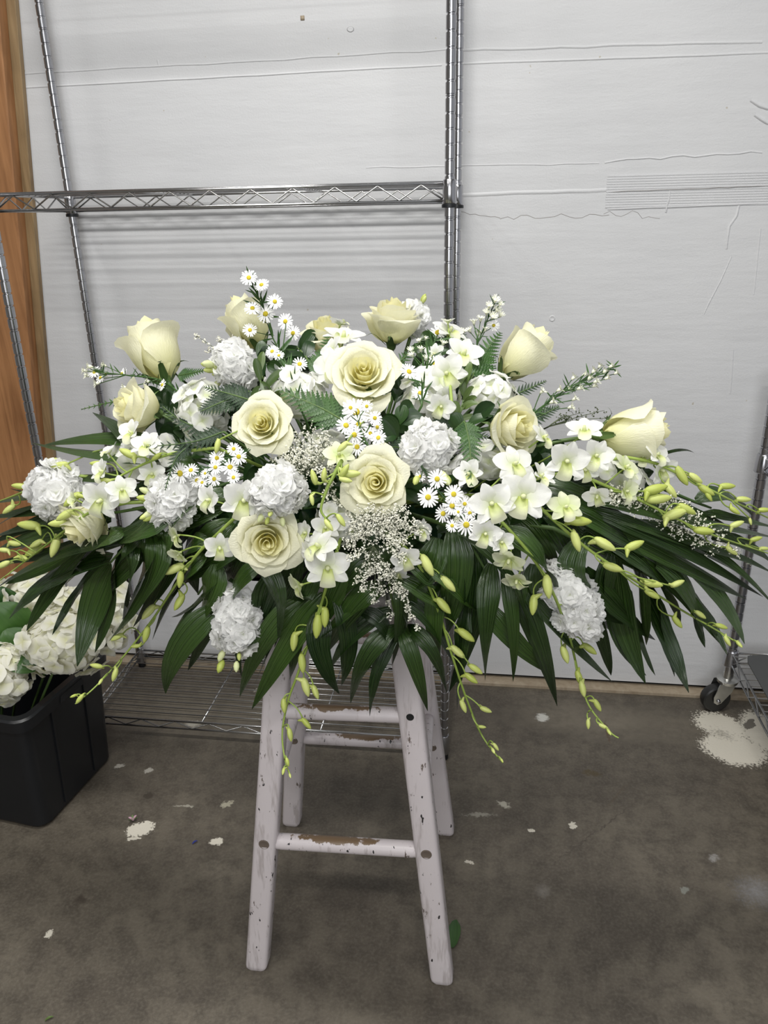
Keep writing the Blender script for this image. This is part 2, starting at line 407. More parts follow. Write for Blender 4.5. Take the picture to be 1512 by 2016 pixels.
# ================================================================== THE SETTING
WY = 1.90
mb = MB(); mb.box(-3.2, 3.2, -2.6, 2.0, -0.05, 0)
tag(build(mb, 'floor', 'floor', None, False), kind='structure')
mb = MB(); mb.box(-3.2, 3.2, WY, WY + .08, 0.020, 2.95)
wall = tag(build(mb, 'wall_back', 'wall', None, False), kind='structure')
mb = MB(); mb.box(-3.2, 3.2, WY + .012, WY + .02, 0, 0.02)
tag(build(mb, 'gap_shade_1', 'dark', None, False), kind='structure')  # black strip put in for the shade in the gap under the wall
mb = MB(); mb.box(-3.2, 3.2, 1.868, WY + .012, 0, 0.008)
tag(build(mb, 'baseboard_back', 'sill', None, False), kind='structure')
mb = MB(); mb.box(-3.2, 3.2, -2.6, 2.0, 2.95, 3.0)
M['ceil'] = plain('ceiling_paint', (0.35, 0.35, 0.34), 0.8)
tag(build(mb, 'ceiling', 'ceil', None, False), kind='structure')
mb = MB(); mb.box(-3.28, -3.2, -2.6, 2.0, 0, 2.95)
M['sidewall'] = plain('side_wall_paint', (0.30, 0.29, 0.27), 0.8)
tag(build(mb, 'wall_left', 'sidewall', None, False), kind='structure')

mb = MB(); mb.box(-3.28, 3.2, -2.68, -2.6, 0, 2.95)
tag(build(mb, 'wall_rear', 'sidewall', None, False), kind='structure')
# relief on the painted boards: seams, the taped joint, drips, cracks
def ridge(name, pix, wd=0.004, h=0.0012, mat='wall'):
    m_ = MB(); pts = [at_y(x, y, WY) for x, y in pix]
    for i, p in enumerate(pts): p.y = WY
    rows = []
    for i, p in enumerate(pts):
        t = (pts[min(i + 1, len(pts) - 1)] - pts[max(i - 1, 0)]).normalized(); s_ = Vector((-t.z, 0, t.x)) * wd / 2
        k = 1.0 if 0 < i < len(pts) - 1 else 0.5
        rows.append([p + s_, p + s_ * .35 + Vector((0, -h * k, 0)), p - s_ * .35 + Vector((0, -h * k, 0)), p - s_])
    m_.quadgrid([q for r in rows for q in r], [(0, 0)] * (4 * len(rows)), 4, len(rows))
    return build(m_, name, mat, wall)
def jag(x0, y0, x1, y1, n, a):
    return [(x0 + (x1 - x0) * i / n + rnd(-a, a) * .3, y0 + (y1 - y0) * i / n + rnd(-a, a)) for i in range(n + 1)]
M['crack'] = plain('crack_shadow_line', (0.30, 0.29, 0.28), 0.9)
ridge('seam', jag(31, 174, 870, 128, 14, .6), 0.0045, 0.0016)
ridge('seam', jag(905, 126, 1512, 104, 10, .8), 0.005, 0.0016)
ridge('seam', jag(30, 146, 880, 98, 16, 2.0), 0.004, 0.0014)
ridge('seam', jag(905, 98, 1500, 82, 12, 2.0), 0.006, 0.0016)
ridge('seam', jag(720, 330, 1180, 322, 14, 1.4), 0.003, 0.0010)
ridge('seam', jag(1190, 318, 1500, 298, 14, 2.5), 0.004, 0.0014)
ridge('seam', jag(905, 384, 1195, 374, 8, 1.0), 0.009, 0.0018)
ridge('crack', jag(905, 418, 985, 428, 8, 2.5) + jag(985, 428, 1200, 424, 16, 5), 0.0014, 0.0003, 'crack')
ridge('crack', jag(1190, 415, 1300, 430, 10, 8), 0.0012, 0.0003, 'crack')
ridge('drip', [(1319, 374), (1317, 392), (1313, 404), (1311, 418)], 0.004, 0.003)
ridge('drip', [(1455, 404), (1450, 425), (1436, 445), (1432, 470), (1430, 490)], 0.006, 0.002)
ridge('drip', [(1440, 505), (1420, 550), (1395, 598), (1386, 618)], 0.003, 0.0015)
ridge('drip', [(1497, 450), (1490, 520), (1484, 580)], 0.004, 0.0012)
ridge('drip', [(1443, 690), (1440, 740), (1437, 775)], 0.005, 0.0014)
ridge('drip', [(1478, 197), (1494, 208), (1512, 214)], 0.007, 0.004)
ridge('drip', [(1486, 226), (1500, 236), (1512, 243)], 0.007, 0.004)
ridge('drip', [(310, 118), (313, 132)], 0.004, 0.002)
# screw dimple
c0 = at_y(1087, 627, WY); m_ = MB(); rr = []
for r_, y_ in ((.0075, 0), (.0062, -.0014), (.0048, -.0012), (.002, 0.0), (.0001, 0.0005)):
    rr.append([Vector((c0.x + r_ * cos(a * pi / 8), WY + y_, c0.z + r_ * sin(a * pi / 8))) for a in range(16)])
m_.rings(rr, False); build(m_, 'screw_dimple', 'wall', wall)
for px, py in ((690, 58), (795, 620)):
    c0 = at_y(px, py, WY); m_ = MB()
    m_.rings([[Vector((c0.x + r_ * cos(a * pi / 6), WY + y_, c0.z + r_ * .7 * sin(a * pi / 6))) for a in range(12)] for r_, y_ in ((.008, 0), (.006, -.0012), (.003, -.0004))])
    build(m_, 'plaster_blob', 'wall', wall)
m_ = MB(); c0 = at_y(596, 36, WY)
m_.box(c0.x - .005, c0.x + .004, WY - .0008, WY, c0.z - .004, c0.z + .005)
build(m_, 'chipped_spot', 'sill', wall)
# mesh joint tape: bands of threads
a0 = at_y(1196, 345, WY); a1 = at_y(1196, 410, WY); x1 = 0.75
m_ = MB(); m_.box(a0.x, x1, WY - .0008, WY, a1.z, a0.z); build(m_, 'joint_tape', 'wall', wall, False)
m_ = MB()
for k in range(13):
    z = a1.z + (a0.z - a1.z) * (k + .5) / 13; m_.box(a0.x, x1, WY - .0016, WY - .0006, z - .0007, z + .0007)
for k in range(90):
    x = a0.x + (x1 - a0.x) * (k + .5) / 90; m_.box(x - .0005, x + .0005, WY - .0013, WY - .0006, a1.z, a0.z)
tag(build(m_, 'tape_threads', 'wall', wall, False), kind='stuff')
ridge('crack', jag(1198, 378, 1512, 366, 16, .8), 0.0022, 0.0025, 'crack')
ridge('seam', jag(1196, 412, 1512, 400, 8, .5), 0.004, 0.0022)

# timber board on the left
rt = thing('timber_post', (-1.30, 1.87, 0), 'orange-brown timber board leaning upright at the far left wall', 'timber')
def slab(xa, xb, ya, yb, z1, parent, name, mat, bev=.003):
    def ring(z, dx):
        return [Vector((xa + dx, ya + bev, z)), Vector((xa + bev + dx, ya, z)), Vector((xb - bev + dx, ya, z)), Vector((xb + dx, ya + bev, z)), Vector((xb + dx, yb, z)), Vector((xa + dx, yb, z))]
    m_ = MB(); m_.rings([ring(0, 0), ring(z1, z1 * 0.102)]); return build(m_, name, mat, parent, False)
slab(-1.50, -1.268, 1.848, 1.882, 2.4, rt, 'board', 'wood')
slab(-1.50, -1.247, 1.883, 1.898, 2.4, rt, 'back_strip', 'wood2', .002)

# ================================================================== CHROME WIRE SHELVING
def post(parent, x, y, z0, z1, r=0.0093):
    m_ = MB(); rr = []; z = z0; n = 14
    def ring(z, r): return [Vector((x + r * cos(2 * pi * k / n), y + r * sin(2 * pi * k / n), z)) for k in range(n)]
    rr.append(ring(z0, r)); k = 0
    while z < z1 - .0254:
        z += .0254; k += 1
        g = r * 0.80
        rr += [ring(z - .0022, r), ring(z - .0012, g), ring(z + .0012, g), ring(z + .0022, r)]
        if k % 8 == 0: rr += [ring(z + .0030, r), ring(z + .0036, g), ring(z + .0046, g), ring(z + .0052, r)]
    rr.append(ring(z1, r)); m_.rings(rr)
    o = build(m_, 'post', 'chrome', parent); auto_smooth(o, 0.5); return o
def cyl(m_, x, y, prof, n=16):
    m_.rings([[Vector((x + r * cos(2 * pi * k / n), y + r * sin(2 * pi * k / n), z)) for k in range(n)] for z, r in prof])
def shelf(parent, x0, x1, y0, y1, z, along='x', wires=12, h=0.030, name='shelf', cross=2, edge_only=False, pitch=0.075):
    """wire deck; z is the top rail height; corners at the posts. Returns the part."""
    m_ = MB(); i = 0.012
    for zz in (z, z - h):
        m_.tube([(x0 + i, y0, zz), (x1 - i, y0, zz)], .0028, 8); m_.tube([(x0 + i, y1, zz), (x1 - i, y1, zz)], .0028, 8)
        m_.tube([(x0, y0 + i, zz), (x0, y1 - i, zz)], .0028, 8); m_.tube([(x1, y0 + i, zz), (x1, y1 - i, zz)], .0028, 8)
    fr = build(m_, name, 'wire', parent)
    def zig(a, b):
        a = Vector(a); b = Vector(b); L = (b - a).length; n = max(2, int(L / pitch)) * 2
        pts = []
        for k in range(n + 1):
            p = a.lerp(b, k / n); p.z = z - .002 if k % 2 else z - h + .002; pts.append(p)
        q = MB(); q.tube(pts, .0019, 6); build(q, 'truss_wire', 'wire', fr)
    zig((x0 + i, y0, z), (x1 - i, y0, z)); zig((x0 + i, y1, z), (x1 - i, y1, z))
    zig((x0, y0 + i, z), (x0, y1 - i, z)); zig((x1, y0 + i, z), (x1, y1 - i, z))
    for k in range(1, wires + 1):
        t = k / (wires + 1); q = MB()
        if along == 'x': yy = y0 + (y1 - y0) * t; q.tube([(x0, yy, z + .0035), (x1, yy, z + .0035)], .0015, 6)
        else: yy = y0 + (y1 - y0) * t; q.tube([(x0, yy, z + .0035), (x1, yy, z + .0035)], .0015, 6)
        build(q, 'deck_wire', 'wire', fr)
    for k in range(1, cross + 1):
        q = MB()
        if along == 'x': xx = x0 + (x1 - x0) * k / (cross + 1); q.tube([(xx, y0, z - .001), (xx, y1, z - .001)], .0026, 6)
        else: xx = x0 + (x1 - x0) * k / (cross + 1); q.tube([(xx, y0, z - .001), (xx, y1, z - .001)], .0026, 6)
        build(q, 'support_rod', 'wire', fr)
    return fr
def collar(parent, x, y, z, h=0.030):
    m_ = MB(); cyl(m_, x, y, [(z - h - .006, .0125), (z - h - .004, .0135), (z + .004, .0125), (z + .006, .0115)])
    o = build(m_, 'collar', 'chrome', parent); auto_smooth(o)
    q = MB(); cyl(q, x, y, [(z - h - .0125, .0135), (z - h - .0120, .0145), (z - h - .0065, .0145), (z - h - .006, .0130)])
    b_ = build(q, 'clip_ring', 'black', o); auto_smooth(b_)
LX0, LX1, LY0, LY1 = -1.006, -0.084, 1.545, 1.864
su = thing('wire_shelving_unit', (LX0, LY0, 0), 'tall chrome wire shelving unit standing against the wall behind the flowers', 'shelving')
for x in (LX0, LX1):
    for y in (LY0, LY1):
        post(su, x, y, .018, 2.05)
        q = MB(); cyl(q, x, y, [(0, .008), (.003, .0105), (.016, .0105), (.020, .008)]); build(q, 'foot', 'black', su)
        q = MB(); cyl(q, x, y, [(.018, .0125), (.022, .0135), (.068, .0122), (.070, .0112)]); auto_smooth(build(q, 'foot_collar', 'chrome', su))
shelf(su, LX0, LX1, LY0, LY1, 0.056, wires=12, h=0.022, pitch=0.082)
shelf(su, LX0, LX1, LY0, LY1, 1.300, wires=12)
shelf(su, LX0, LX1, LY0, LY1, 1.93, wires=12)
for z in (1.300, 1.93):
    for x in (LX0, LX1):
        for y in (LY0, LY1): collar(su, x, y, z)

# right-hand unit on castors
RX0, RX1, RY0, RY1 = 0.642, 0.99, 0.92, 1.825
ru = thing('rolling_shelving_unit', (RX0, RY0, 0), 'chrome wire shelving unit on a black castor at the right edge', 'shelving')
for x in (RX0, RX1):
    for y in (RY0, RY1): post(ru, x, y, .115, 1.30 if False else 0.90, 0.0125)
q = None
for z in (0.172, 0.70):
    fr = shelf(ru, RX0, RX1, RY0, RY1, z, along='y', wires=34, cross=2, pitch=.07)
    for x in (RX0, RX1):
        for y in (RY0, RY1):
            m_ = MB(); cyl(m_, x, y, [(z - .036, .0175), (z - .034, .019), (z + .006, .0165), (z + .009, .015)]); auto_smooth(build(m_, 'collar', 'chrome', ru))
def castor(x, y, ang):
    o_ = Vector((x, y, 0)); f = Vector((cos(ang), sin(ang), 0)); s_ = Vector((-sin(ang), cos(ang), 0)); r = .038
    m_ = MB(); cyl(m_, x, y, [(.083, .020), (.086, .026), (.094, .027), (.097, .021), (.099, .013), (.132, .012)])
    cst = build(m_, 'castor', 'zinc', ru); auto_smooth(cst)
    c_ = o_ + f * .026 + Vector((0, 0, r))
    m_ = MB(); n = 28; rr = []
    for d_, rad in ((-.013, r * .55), (-.0135, r * .86), (-.011, r * .96), (-.005, r), (.005, r), (.011, r * .96), (.0135, r * .86), (.013, r * .55)):
        rr.append([c_ + s_ * d_ + (f * cos(2 * pi * k / n) + Vector((0, 0, 1)) * sin(2 * pi * k / n)) * rad for k in range(n)])
    m_.rings(rr); auto_smooth(build(m_, 'wheel', 'rubber', cst), .5)
    for sg in (-1, 1):
        m_ = MB(); d_ = s_ * (.0165 * sg); t_ = s_ * (.0022 * sg)
        prof = [(-.016, .088), (.028, .088), (.040, .050), (.038, .034), (.028, .027), (.018, .031), (-.006, .062)]
        a = [o_ + f * u + Vector((0, 0, v)) + d_ for u, v in prof]
        m_.prism(a, [p + t_ for p in a]); build(m_, 'fork', 'zinc', cst, False)
    m_ = MB(); m_.tube([c_ - s_ * .022, c_ + s_ * .022], .0055, 10); build(m_, 'axle_bolt', 'chrome', cst)
castor(RX0, RY1, 3.35); castor(RX1, RY1, 3.0); castor(RX0, RY0, 3.3); castor(RX1, RY0, 2.8)

# charcoal tote on the lower right shelf
def tote(root, cx, cy, z0, hx, hy, h, taper, mat, rot=0.0, wall_t=.004, rimw=.012, parts=True, handle=True, rimname='rim'):
    cr, sr = cos(rot), sin(rot)
    def ring(ax, ay, z, rad, n=5):
        pts = []
        for sx, sy, a0 in ((1, 1, 0), (-1, 1, pi / 2), (-1, -1, pi), (1, -1, 1.5 * pi)):
            for k in range(n):
                a = a0 + pi / 2 * k / (n - 1)
                x = sx * (ax - rad) + rad * cos(a); y = sy * (ay - rad) + rad * sin(a)
                pts.append(Vector((cx + x * cr - y * sr, cy + x * sr + y * cr, z)))
        return pts
    b = 1 - taper
    m_ = MB()
    m_.rings([ring(hx * b - .012, hy * b - .012, z0, .02), ring(hx * b, hy * b, z0 + .010, .028), ring(hx, hy, z0 + h, .028),
              ring(hx - wall_t, hy - wall_t, z0 + h, .026), ring(hx * b - wall_t, hy * b - wall_t, z0 + .014, .026)])
    o = build(m_, 'body', mat, root); auto_smooth(o, .6)
    m_ = MB()
    m_.rings([ring(hx - .002, hy - .002, z0 + h - .032, .028), ring(hx + rimw, hy + rimw, z0 + h - .030, .034), ring(hx + rimw + .002, hy + rimw + .002, z0 + h - .004, .034),
              ring(hx + rimw - .002, hy + rimw - .002, z0 + h, .032), ring(hx - wall_t, hy - wall_t, z0 + h + .0005, .026), ring(hx - wall_t, hy - wall_t, z0 + h - .020, .026)], False)
    o2 = build(m_, rimname, mat, root); auto_smooth(o2, .5)
    return ring
m_ = MB(); rr = []
for zz in (.1775, .1805):
    rr.append([Vector(v + (zz,)) for v in ((.664, .94), (.985, .94), (.985, 1.812), (.715, 1.812), (.672, 1.800), (.664, 1.77))])
m_.rings(rr); ln_me = m_.mesh('shelf_liner', M['grey_plastic'], False, Vector((.82, 1.38, .1775)))
ln = part('shelf_liner', ln_me, None, Matrix.Translation((.82, 1.38, .1775))); tag(ln, 'flat dark grey plastic liner on the bottom shelf at the right edge', 'shelf liner')

# black bin at the left with hydrangeas
bn = thing('flower_bin', (-1.12, 1.36, 0), 'black plastic bin full of white hydrangeas on the floor at left', 'bin')
BCX, BCY, BH = -1.118, 1.362, 0.305
tote(bn, BCX, BCY, 0, .215, .140, BH, .07, 'black', rot=-0.14)
for u in (-.055, .055):                       # ribs and hand hole on the right end
    m_ = MB(); cr, sr = cos(-.14), sin(-.14)
    def W_(x, y, z): return Vector((BCX + x * cr - y * sr, BCY + x * sr + y * cr, z))
    m_.prism([W_(.199, u - .003, .02), W_(.2035, u - .003, .02), W_(.2035, u + .003, .02), W_(.199, u + .003, .02)],
             [W_(.211, u - .003, .27), W_(.2165, u - .003, .27), W_(.2165, u + .003, .27), W_(.211, u + .003, .27)])
    build(m_, 'rib', 'black', bn, False)
m_ = MB(); m_.prism([W_(.2285, -.040, .278), W_(.2295, -.040, .278), W_(.2295, .040, .278), W_(.2285, .040, .278)],
                    [W_(.2285, -.036, .294), W_(.2295, -.036, .294), W_(.2295, .036, .294), W_(.2285, .036, .294)])
build(m_, 'hand_hole_shade', 'dark', bn, False)  # dark plate painted as the shade inside the opening

# ================================================================== STOOL
SCN = Vector((-0.225, 1.118, 0))
st = thing('wooden_stool', SCN, 'white painted wooden stool with chipped paint standing under the flowers', 'stool')
feet = {'fl': (-.381, .950), 'fr': (-.051, .962), 'bl': (-.404, 1.295), 'br': (-.066, 1.306)}
SZ = 0.69
tops = {'fl': (-.301, 1.000), 'fr': (-.122, 1.005), 'bl': (-.325, 1.235), 'br': (-.140, 1.240)}
def legp(k, z):
    f = Vector((*feet[k], 0)); t = Vector((*tops[k], SZ)); return f.lerp(t, z / SZ)
for k in feet:
    m_ = MB(); rr = []
    hw, hd, bv = .0195, .0165, .006
    for z, s_ in ((0, .80), (.006, .96), (.012, 1), (SZ, 1)):
        c_ = legp(k, z); a, b_ = hw * s_, hd * s_
        rr.append([c_ + Vector(v + (0,)) for v in ((a - bv, -b_), (a - bv * .3, -b_ + bv * .3), (a, -b_ + bv), (a, b_ - bv), (a - bv, b_), (-a + bv, b_), (-a, b_ - bv), (-a, -b_ + bv), (-a + bv * .3, -b_ + bv * .3), (-a + bv, -b_))])
    m_.rings(rr); lg = build(m_, 'leg', 'paint', st); auto_smooth(lg, .9)
    for z in ({'fl': (.276,), 'fr': (.276, .530), 'bl': (.25,), 'br': (.25,)}[k]):
        c_ = legp(k, z); yy = c_.y - hd; r_ = .0085 if z < .4 else .0055
        m_ = MB(); m_.rings([[Vector((c_.x + rr_ * cos(a * pi / 8), yy + dy, c_.z + rr_ * sin(a * pi / 8))) for a in range(16)] for rr_, dy in ((r_ + .001, .0005), (r_, -.0008), (r_ * .9, -.0004))])
        build(m_, 'plug_or_hole_shade', 'dark' if z > .4 else 'plugwood', lg) if 'plugwood' in M else None  # upper disc is flat dark, painted as the shade of an open hole
def rung(k1, k2, z1, z2, r=.0125, y_off=0):
    a, b_ = legp(k1, z1), legp(k2, z2); m_ = MB(); m_.tube([a, a.lerp(b_, .1), a.lerp(b_, .9), b_], [r * .85, r, r, r * .85], 14)
    return build(m_, 'rung', 'paint_worn', st)
rung('fl', 'fr', .270, .270, .0135); rung('fl', 'fr', .520, .522, .0125)
rung('bl', 'br', .245, .245, .0125); rung('bl', 'br', .50, .50, .0115)
rung('fl', 'bl', .345, .325, .011); rung('fr', 'br', .345, .325, .011)
m_ = MB()
for zz, s_ in ((SZ - .002, .97), (SZ + .004, 1.0), (SZ + .022, 1.0), (SZ + .028, .97)): pass
rr = []
for zz, s_ in ((SZ - .002, .97), (SZ + .004, 1.0), (SZ + .022, 1.0), (SZ + .028, .97)):
    c_ = Vector((-.222, 1.12, zz)); hx, hy, r_ = .125 * s_, .145 * s_, .03
    rr.append([c_ + Vector((sx * (hx - r_) + r_ * cos(a0 + pi / 2 * q / 4), sy * (hy - r_) + r_ * sin(a0 + pi / 2 * q / 4), 0)) for sx, sy, a0 in ((1, 1, 0), (-1, 1, pi / 2), (-1, -1, pi), (1, -1, 1.5 * pi)) for q in range(5)])
m_.rings(rr); auto_smooth(build(m_, 'seat', 'paint', st), .5)

# ================================================================== ARRANGEMENT
FC = Vector((-0.21, 1.12, .80))                      # middle of the floral foam
fm = thing('floral_foam', (FC.x, FC.y, SZ + .028), 'dark green floral foam block in a tray, deep inside the arrangement', 'foam')
m_ = MB(); z0 = SZ + .028
m_.box(FC.x - .15, FC.x + .15, FC.y - .075, FC.y + .075, z0, z0 + .006)
m_.box(FC.x - .15, FC.x - .146, FC.y - .075, FC.y + .075, z0, z0 + .03); m_.box(FC.x + .146, FC.x + .15, FC.y - .075, FC.y + .075, z0, z0 + .03)
m_.box(FC.x - .15, FC.x + .15, FC.y - .075, FC.y - .071, z0, z0 + .03); m_.box(FC.x - .15, FC.x + .15, FC.y + .071, FC.y + .075, z0, z0 + .03)
build(m_, 'tray', 'tray', fm, False)
m_ = MB(); m_.box(FC.x - .14, FC.x + .14, FC.y - .065, FC.y + .065, z0 + .006, z0 + .13); build(m_, 'foam_block', 'foam', fm, False)
def foam_pt(p):                                       # where a stem towards p enters the foam
    d = p - FC; return FC + Vector((max(-.12, min(.12, d.x * .25)), max(-.05, min(.05, d.y * .25)), max(-.03, min(.04, d.z * .3))))
def stem_pts(p, dirn, sag=0.0):
    """from the bloom base p (leaving along dirn) down into the foam"""
    f = foam_pt(p); L = (p - f).length
    return bez(f, p + dirn * L * .45 + Vector((0, 0, -sag)), p, 8)

# ---------- leaf-like strips
def leaf_strip(m_, pts, width, nrm, prof, fold=0.18, nu=5, wave=0.0, ph=0.0, cup=0.0):
    n = len(pts); rows = []; uv = []
    for i, p in enumerate(pts):
        t = (pts[min(i + 1, n - 1)] - pts[max(i - 1, 0)]).normalized()
        s_ = t.cross(nrm)
        if s_.length < 1e-5: s_ = t.cross(Vector((1, 0, 0)))
        s_.normalize(); nn = s_.cross(t).normalized(); v = i / (n - 1); wd = width * prof(v)
        for k in range(nu):
            u = 2 * k / (nu - 1) - 1
            h = fold * abs(u) * wd + cup * (1 - u * u) * wd + wave * wd * sin(6 * v * pi + ph + u * 1.5) * abs(u)
            rows.append(p + s_ * (u * wd * .5) + nn * h); uv.append((k / (nu - 1), v))
    m_.quadgrid(rows, uv, nu, n)
def prof_palm(v): return max(0.02, min(1, (v * 3.2 + .16)) ** .6 * (1 - v ** 2.6) ** .85) if v < .999 else 0.02
def prof_oval(v): return max(0.03, math.sin(pi * min(1, v * .93 + .05)) ** .75)

PALMBASE = {}
def palm(label, rachis, leaves, dy=0.0, mat='palm', dyt=0.0):
    """rachis: pixel path; leaves: (bx,by,mx,my,tx,ty,w) in pixels"""
    rp = catmull([P(x, y, dy) for x, y in rachis], 5)
    f = foam_pt(rp[0]); root = thing('palm_frond', f, label, 'palm leaf', 'dark green palm fronds under the flowers')
    m_ = MB(); pts = [f, f.lerp(rp[0], .5) + Vector((0, 0, .01))] + rp; m_.tube(pts, [.0032 - .0018 * i / len(pts) for i in range(len(pts))], 6)
    build(m_, 'rachis', 'stem', root)
    for L in leaves:
        bx, by, mx, my, tx, ty, w_ = L[:7]; e = L[7] if len(L) > 7 else 0.0
        d0 = dy + rnd(-.008, .008); d1 = dy + dyt + e + rnd(-.012, .012)
        b0 = P(bx, by, d0); m1 = P(mx, my, (d0 + d1) / 2 - rnd(.012, .032)); t1 = P(tx, ty, d1 + .01)
        c1 = m1 * 2 - (b0 + t1) * .5
        c1 = c1.lerp(m1, .35)
        pts = bez(b0, c1, t1, 13)
        nrm = cdir(rnd(-.6, .6), rnd(.2, 1.3), 1.0)
        m_ = MB(); leaf_strip(m_, pts, w_ * 1.32 * scale_at(m1), nrm, prof_palm, rnd(.08, .2), 5, rnd(.0, .05), rnd(0, 6), rnd(-.12, .14))
        build(m_, 'leaflet', mat, root)
    return root
palm('palm frond spreading flat to the far left above the stock', [(330, 890), (230, 893), (150, 895)],
     [(330, 884, 230, 862, 80, 878, 30), (330, 900, 220, 905, 62, 872, 34), (260, 880, 240, 850, 182, 812, 34), (300, 915, 220, 945, 120, 935, 26), (320, 935, 200, 990, 20, 962, 24)], .03)
palm('palm frond at far left edge below the pink-free white stock'.replace('pink-free ', ''), [(330, 990), (220, 1010), (110, 1020)],
     [(200, 990, 100, 1000, -20, 1020, 26), (210, 1000, 110, 1020, -15, 1058, 26), (220, 1020, 110, 1045, -10, 1085, 38), (190, 1040, 120, 1050, 20, 1090, 26), (150, 975, 80, 975, -20, 992, 22),
      (240, 1040, 130, 1085, -20, 1110, 28), (180, 985, 80, 990, -20, 1045, 20), (170, 1000, 70, 1030, -15, 1070, 24)], .035)
palm('palm frond fanning down over the bin hydrangeas with broad glossy leaflets', [(420, 985), (330, 1020), (255, 1070), (215, 1110)],
     [(330, 990, 300, 1040, 232, 1070, 52, -.02), (255, 1068, 130, 1085, -10, 1160, 32), (222, 1100, 110, 1135, 18, 1218, 46, -.02), (218, 1112, 185, 1190, 152, 1312, 50, -.03), (238, 1080, 225, 1180, 187, 1285, 34, -.01),
      (258, 1062, 262, 1140, 242, 1240, 44, -.02), (300, 1045, 315, 1130, 215, 1262, 46, -.02), (205, 1100, 150, 1170, 103, 1250, 32), (170, 1085, 105, 1160, 52, 1242, 32), (150, 1080, 80, 1120, 10, 1150, 22),
      (290, 1040, 285, 1130, 240, 1220, 50, .01), (335, 1050, 330, 1130, 262, 1235, 40, .015), (300, 1030, 250, 1080, 200, 1170, 44, .02), (240, 1040, 200, 1080, 130, 1150, 40, .03), (340, 1010, 260, 1050, 130, 1110, 30, .01), (380, 990, 330, 1030, 285, 1110, 40, .01), (280, 1090, 240, 1130, 160, 1210, 30, .03), (320, 1030, 335, 1070, 318, 1160, 36, .02)], .0)
palm('palm frond below left with a leaflet tip over the wire shelf', [(470, 1060), (430, 1110), (390, 1170)],
     [(425, 1110, 420, 1170, 385, 1235, 42), (440, 1190, 350, 1270, 326, 1366, 44, -.02), (400, 1180, 345, 1240, 317, 1323, 14), (450, 1110, 390, 1190, 338, 1215, 22), (400, 1100, 340, 1170, 300, 1260, 24, .02),
      (400, 1090, 370, 1130, 330, 1190, 38, .02), (480, 1080, 400, 1120, 345, 1150, 34, .02), (460, 1140, 410, 1240, 370, 1320, 26, .02), (410, 1060, 370, 1080, 330, 1130, 40, .02)], .012)
palm('palm frond hanging by the left stool leg beside the white stock spike', [(560, 1080), (560, 1130), (570, 1180)],
     [(500, 1090, 560, 1170, 540, 1275, 34, -.02), (535, 1130, 505, 1210, 520, 1300, 36, .02), (600, 1180, 520, 1250, 472, 1372, 38), (640, 1170, 570, 1270, 496, 1396, 40, -.01), (590, 1100, 540, 1200, 480, 1335, 42, .01),
      (560, 1200, 540, 1260, 500, 1350, 22, .02), (620, 1120, 600, 1180, 560, 1240, 30, .01), (600, 1200, 580, 1290, 570, 1340, 24, .01), (480, 1180, 470, 1260, 478, 1340, 34, .02), (520, 1110, 470, 1150, 440, 1220, 34, .02)], .012)
palm('central palm frond with pointed leaflets spread in front of the stool', [(770, 1060), (765, 1140), (785, 1240)],
     [(788, 1240, 745, 1310, 728, 1410, 34, -.02), (790, 1240, 815, 1300, 842, 1400, 28, -.02), (795, 1235, 850, 1270, 880, 1365, 26, -.01), (780, 1235, 715, 1290, 690, 1385, 34, -.01),
      (770, 1200, 690, 1250, 645, 1330, 38), (760, 1150, 700, 1200, 600, 1280, 44), (745, 1150, 690, 1200, 640, 1290, 40, .01), (690, 1090, 660, 1160, 618, 1260, 42, -.01), (780, 1180, 840, 1210, 895, 1310, 40),
      (785, 1150, 790, 1200, 772, 1310, 34, -.01), (770, 1130, 850, 1180, 910, 1240, 36), (640, 1200, 620, 1270, 668, 1366, 44, -.01), (660, 1180, 690, 1260, 672, 1350, 34), (700, 1200, 760, 1230, 765, 1300, 30),
      (740, 1100, 690, 1130, 660, 1190, 44, .01), (810, 1160, 800, 1220, 805, 1290, 30, .01), (720, 1080, 760, 1120, 760, 1190, 44, .0), (800, 1090, 850, 1130, 870, 1190, 44, .01)], .0)
palm('palm frond right of centre with long blunt parallel leaflets', [(900, 1040), (930, 1080), (960, 1130)],
     [(890, 1040, 900, 1140, 878, 1262, 52, -.01), (930, 1060, 930, 1210, 884, 1362, 50, -.01), (968, 1110, 955, 1210, 955, 1340, 42, -.02), (905, 1050, 1000, 1120, 1045, 1255, 34, -.02), (990, 1120, 1010, 1220, 1010, 1342, 26, -.01),
      (1010, 1150, 1060, 1250, 1097, 1390, 36, -.01), (950, 1180, 1010, 1260, 1092, 1330, 34, .01), (860, 1060, 840, 1130, 800, 1190, 48), (1020, 1150, 1100, 1250, 1205, 1342, 40, .01), (990, 1060, 1030, 1130, 1060, 1230, 52, .02),
      (870, 1150, 855, 1230, 870, 1320, 36, .01), (920, 1190, 910, 1290, 900, 1400, 30, .01), (980, 1040, 1060, 1090, 1097, 1170, 46, -.01), (1050, 1110, 1040, 1180, 1050, 1260, 44, .02), (830, 1100, 900, 1150, 950, 1250, 44, .02)], .0)
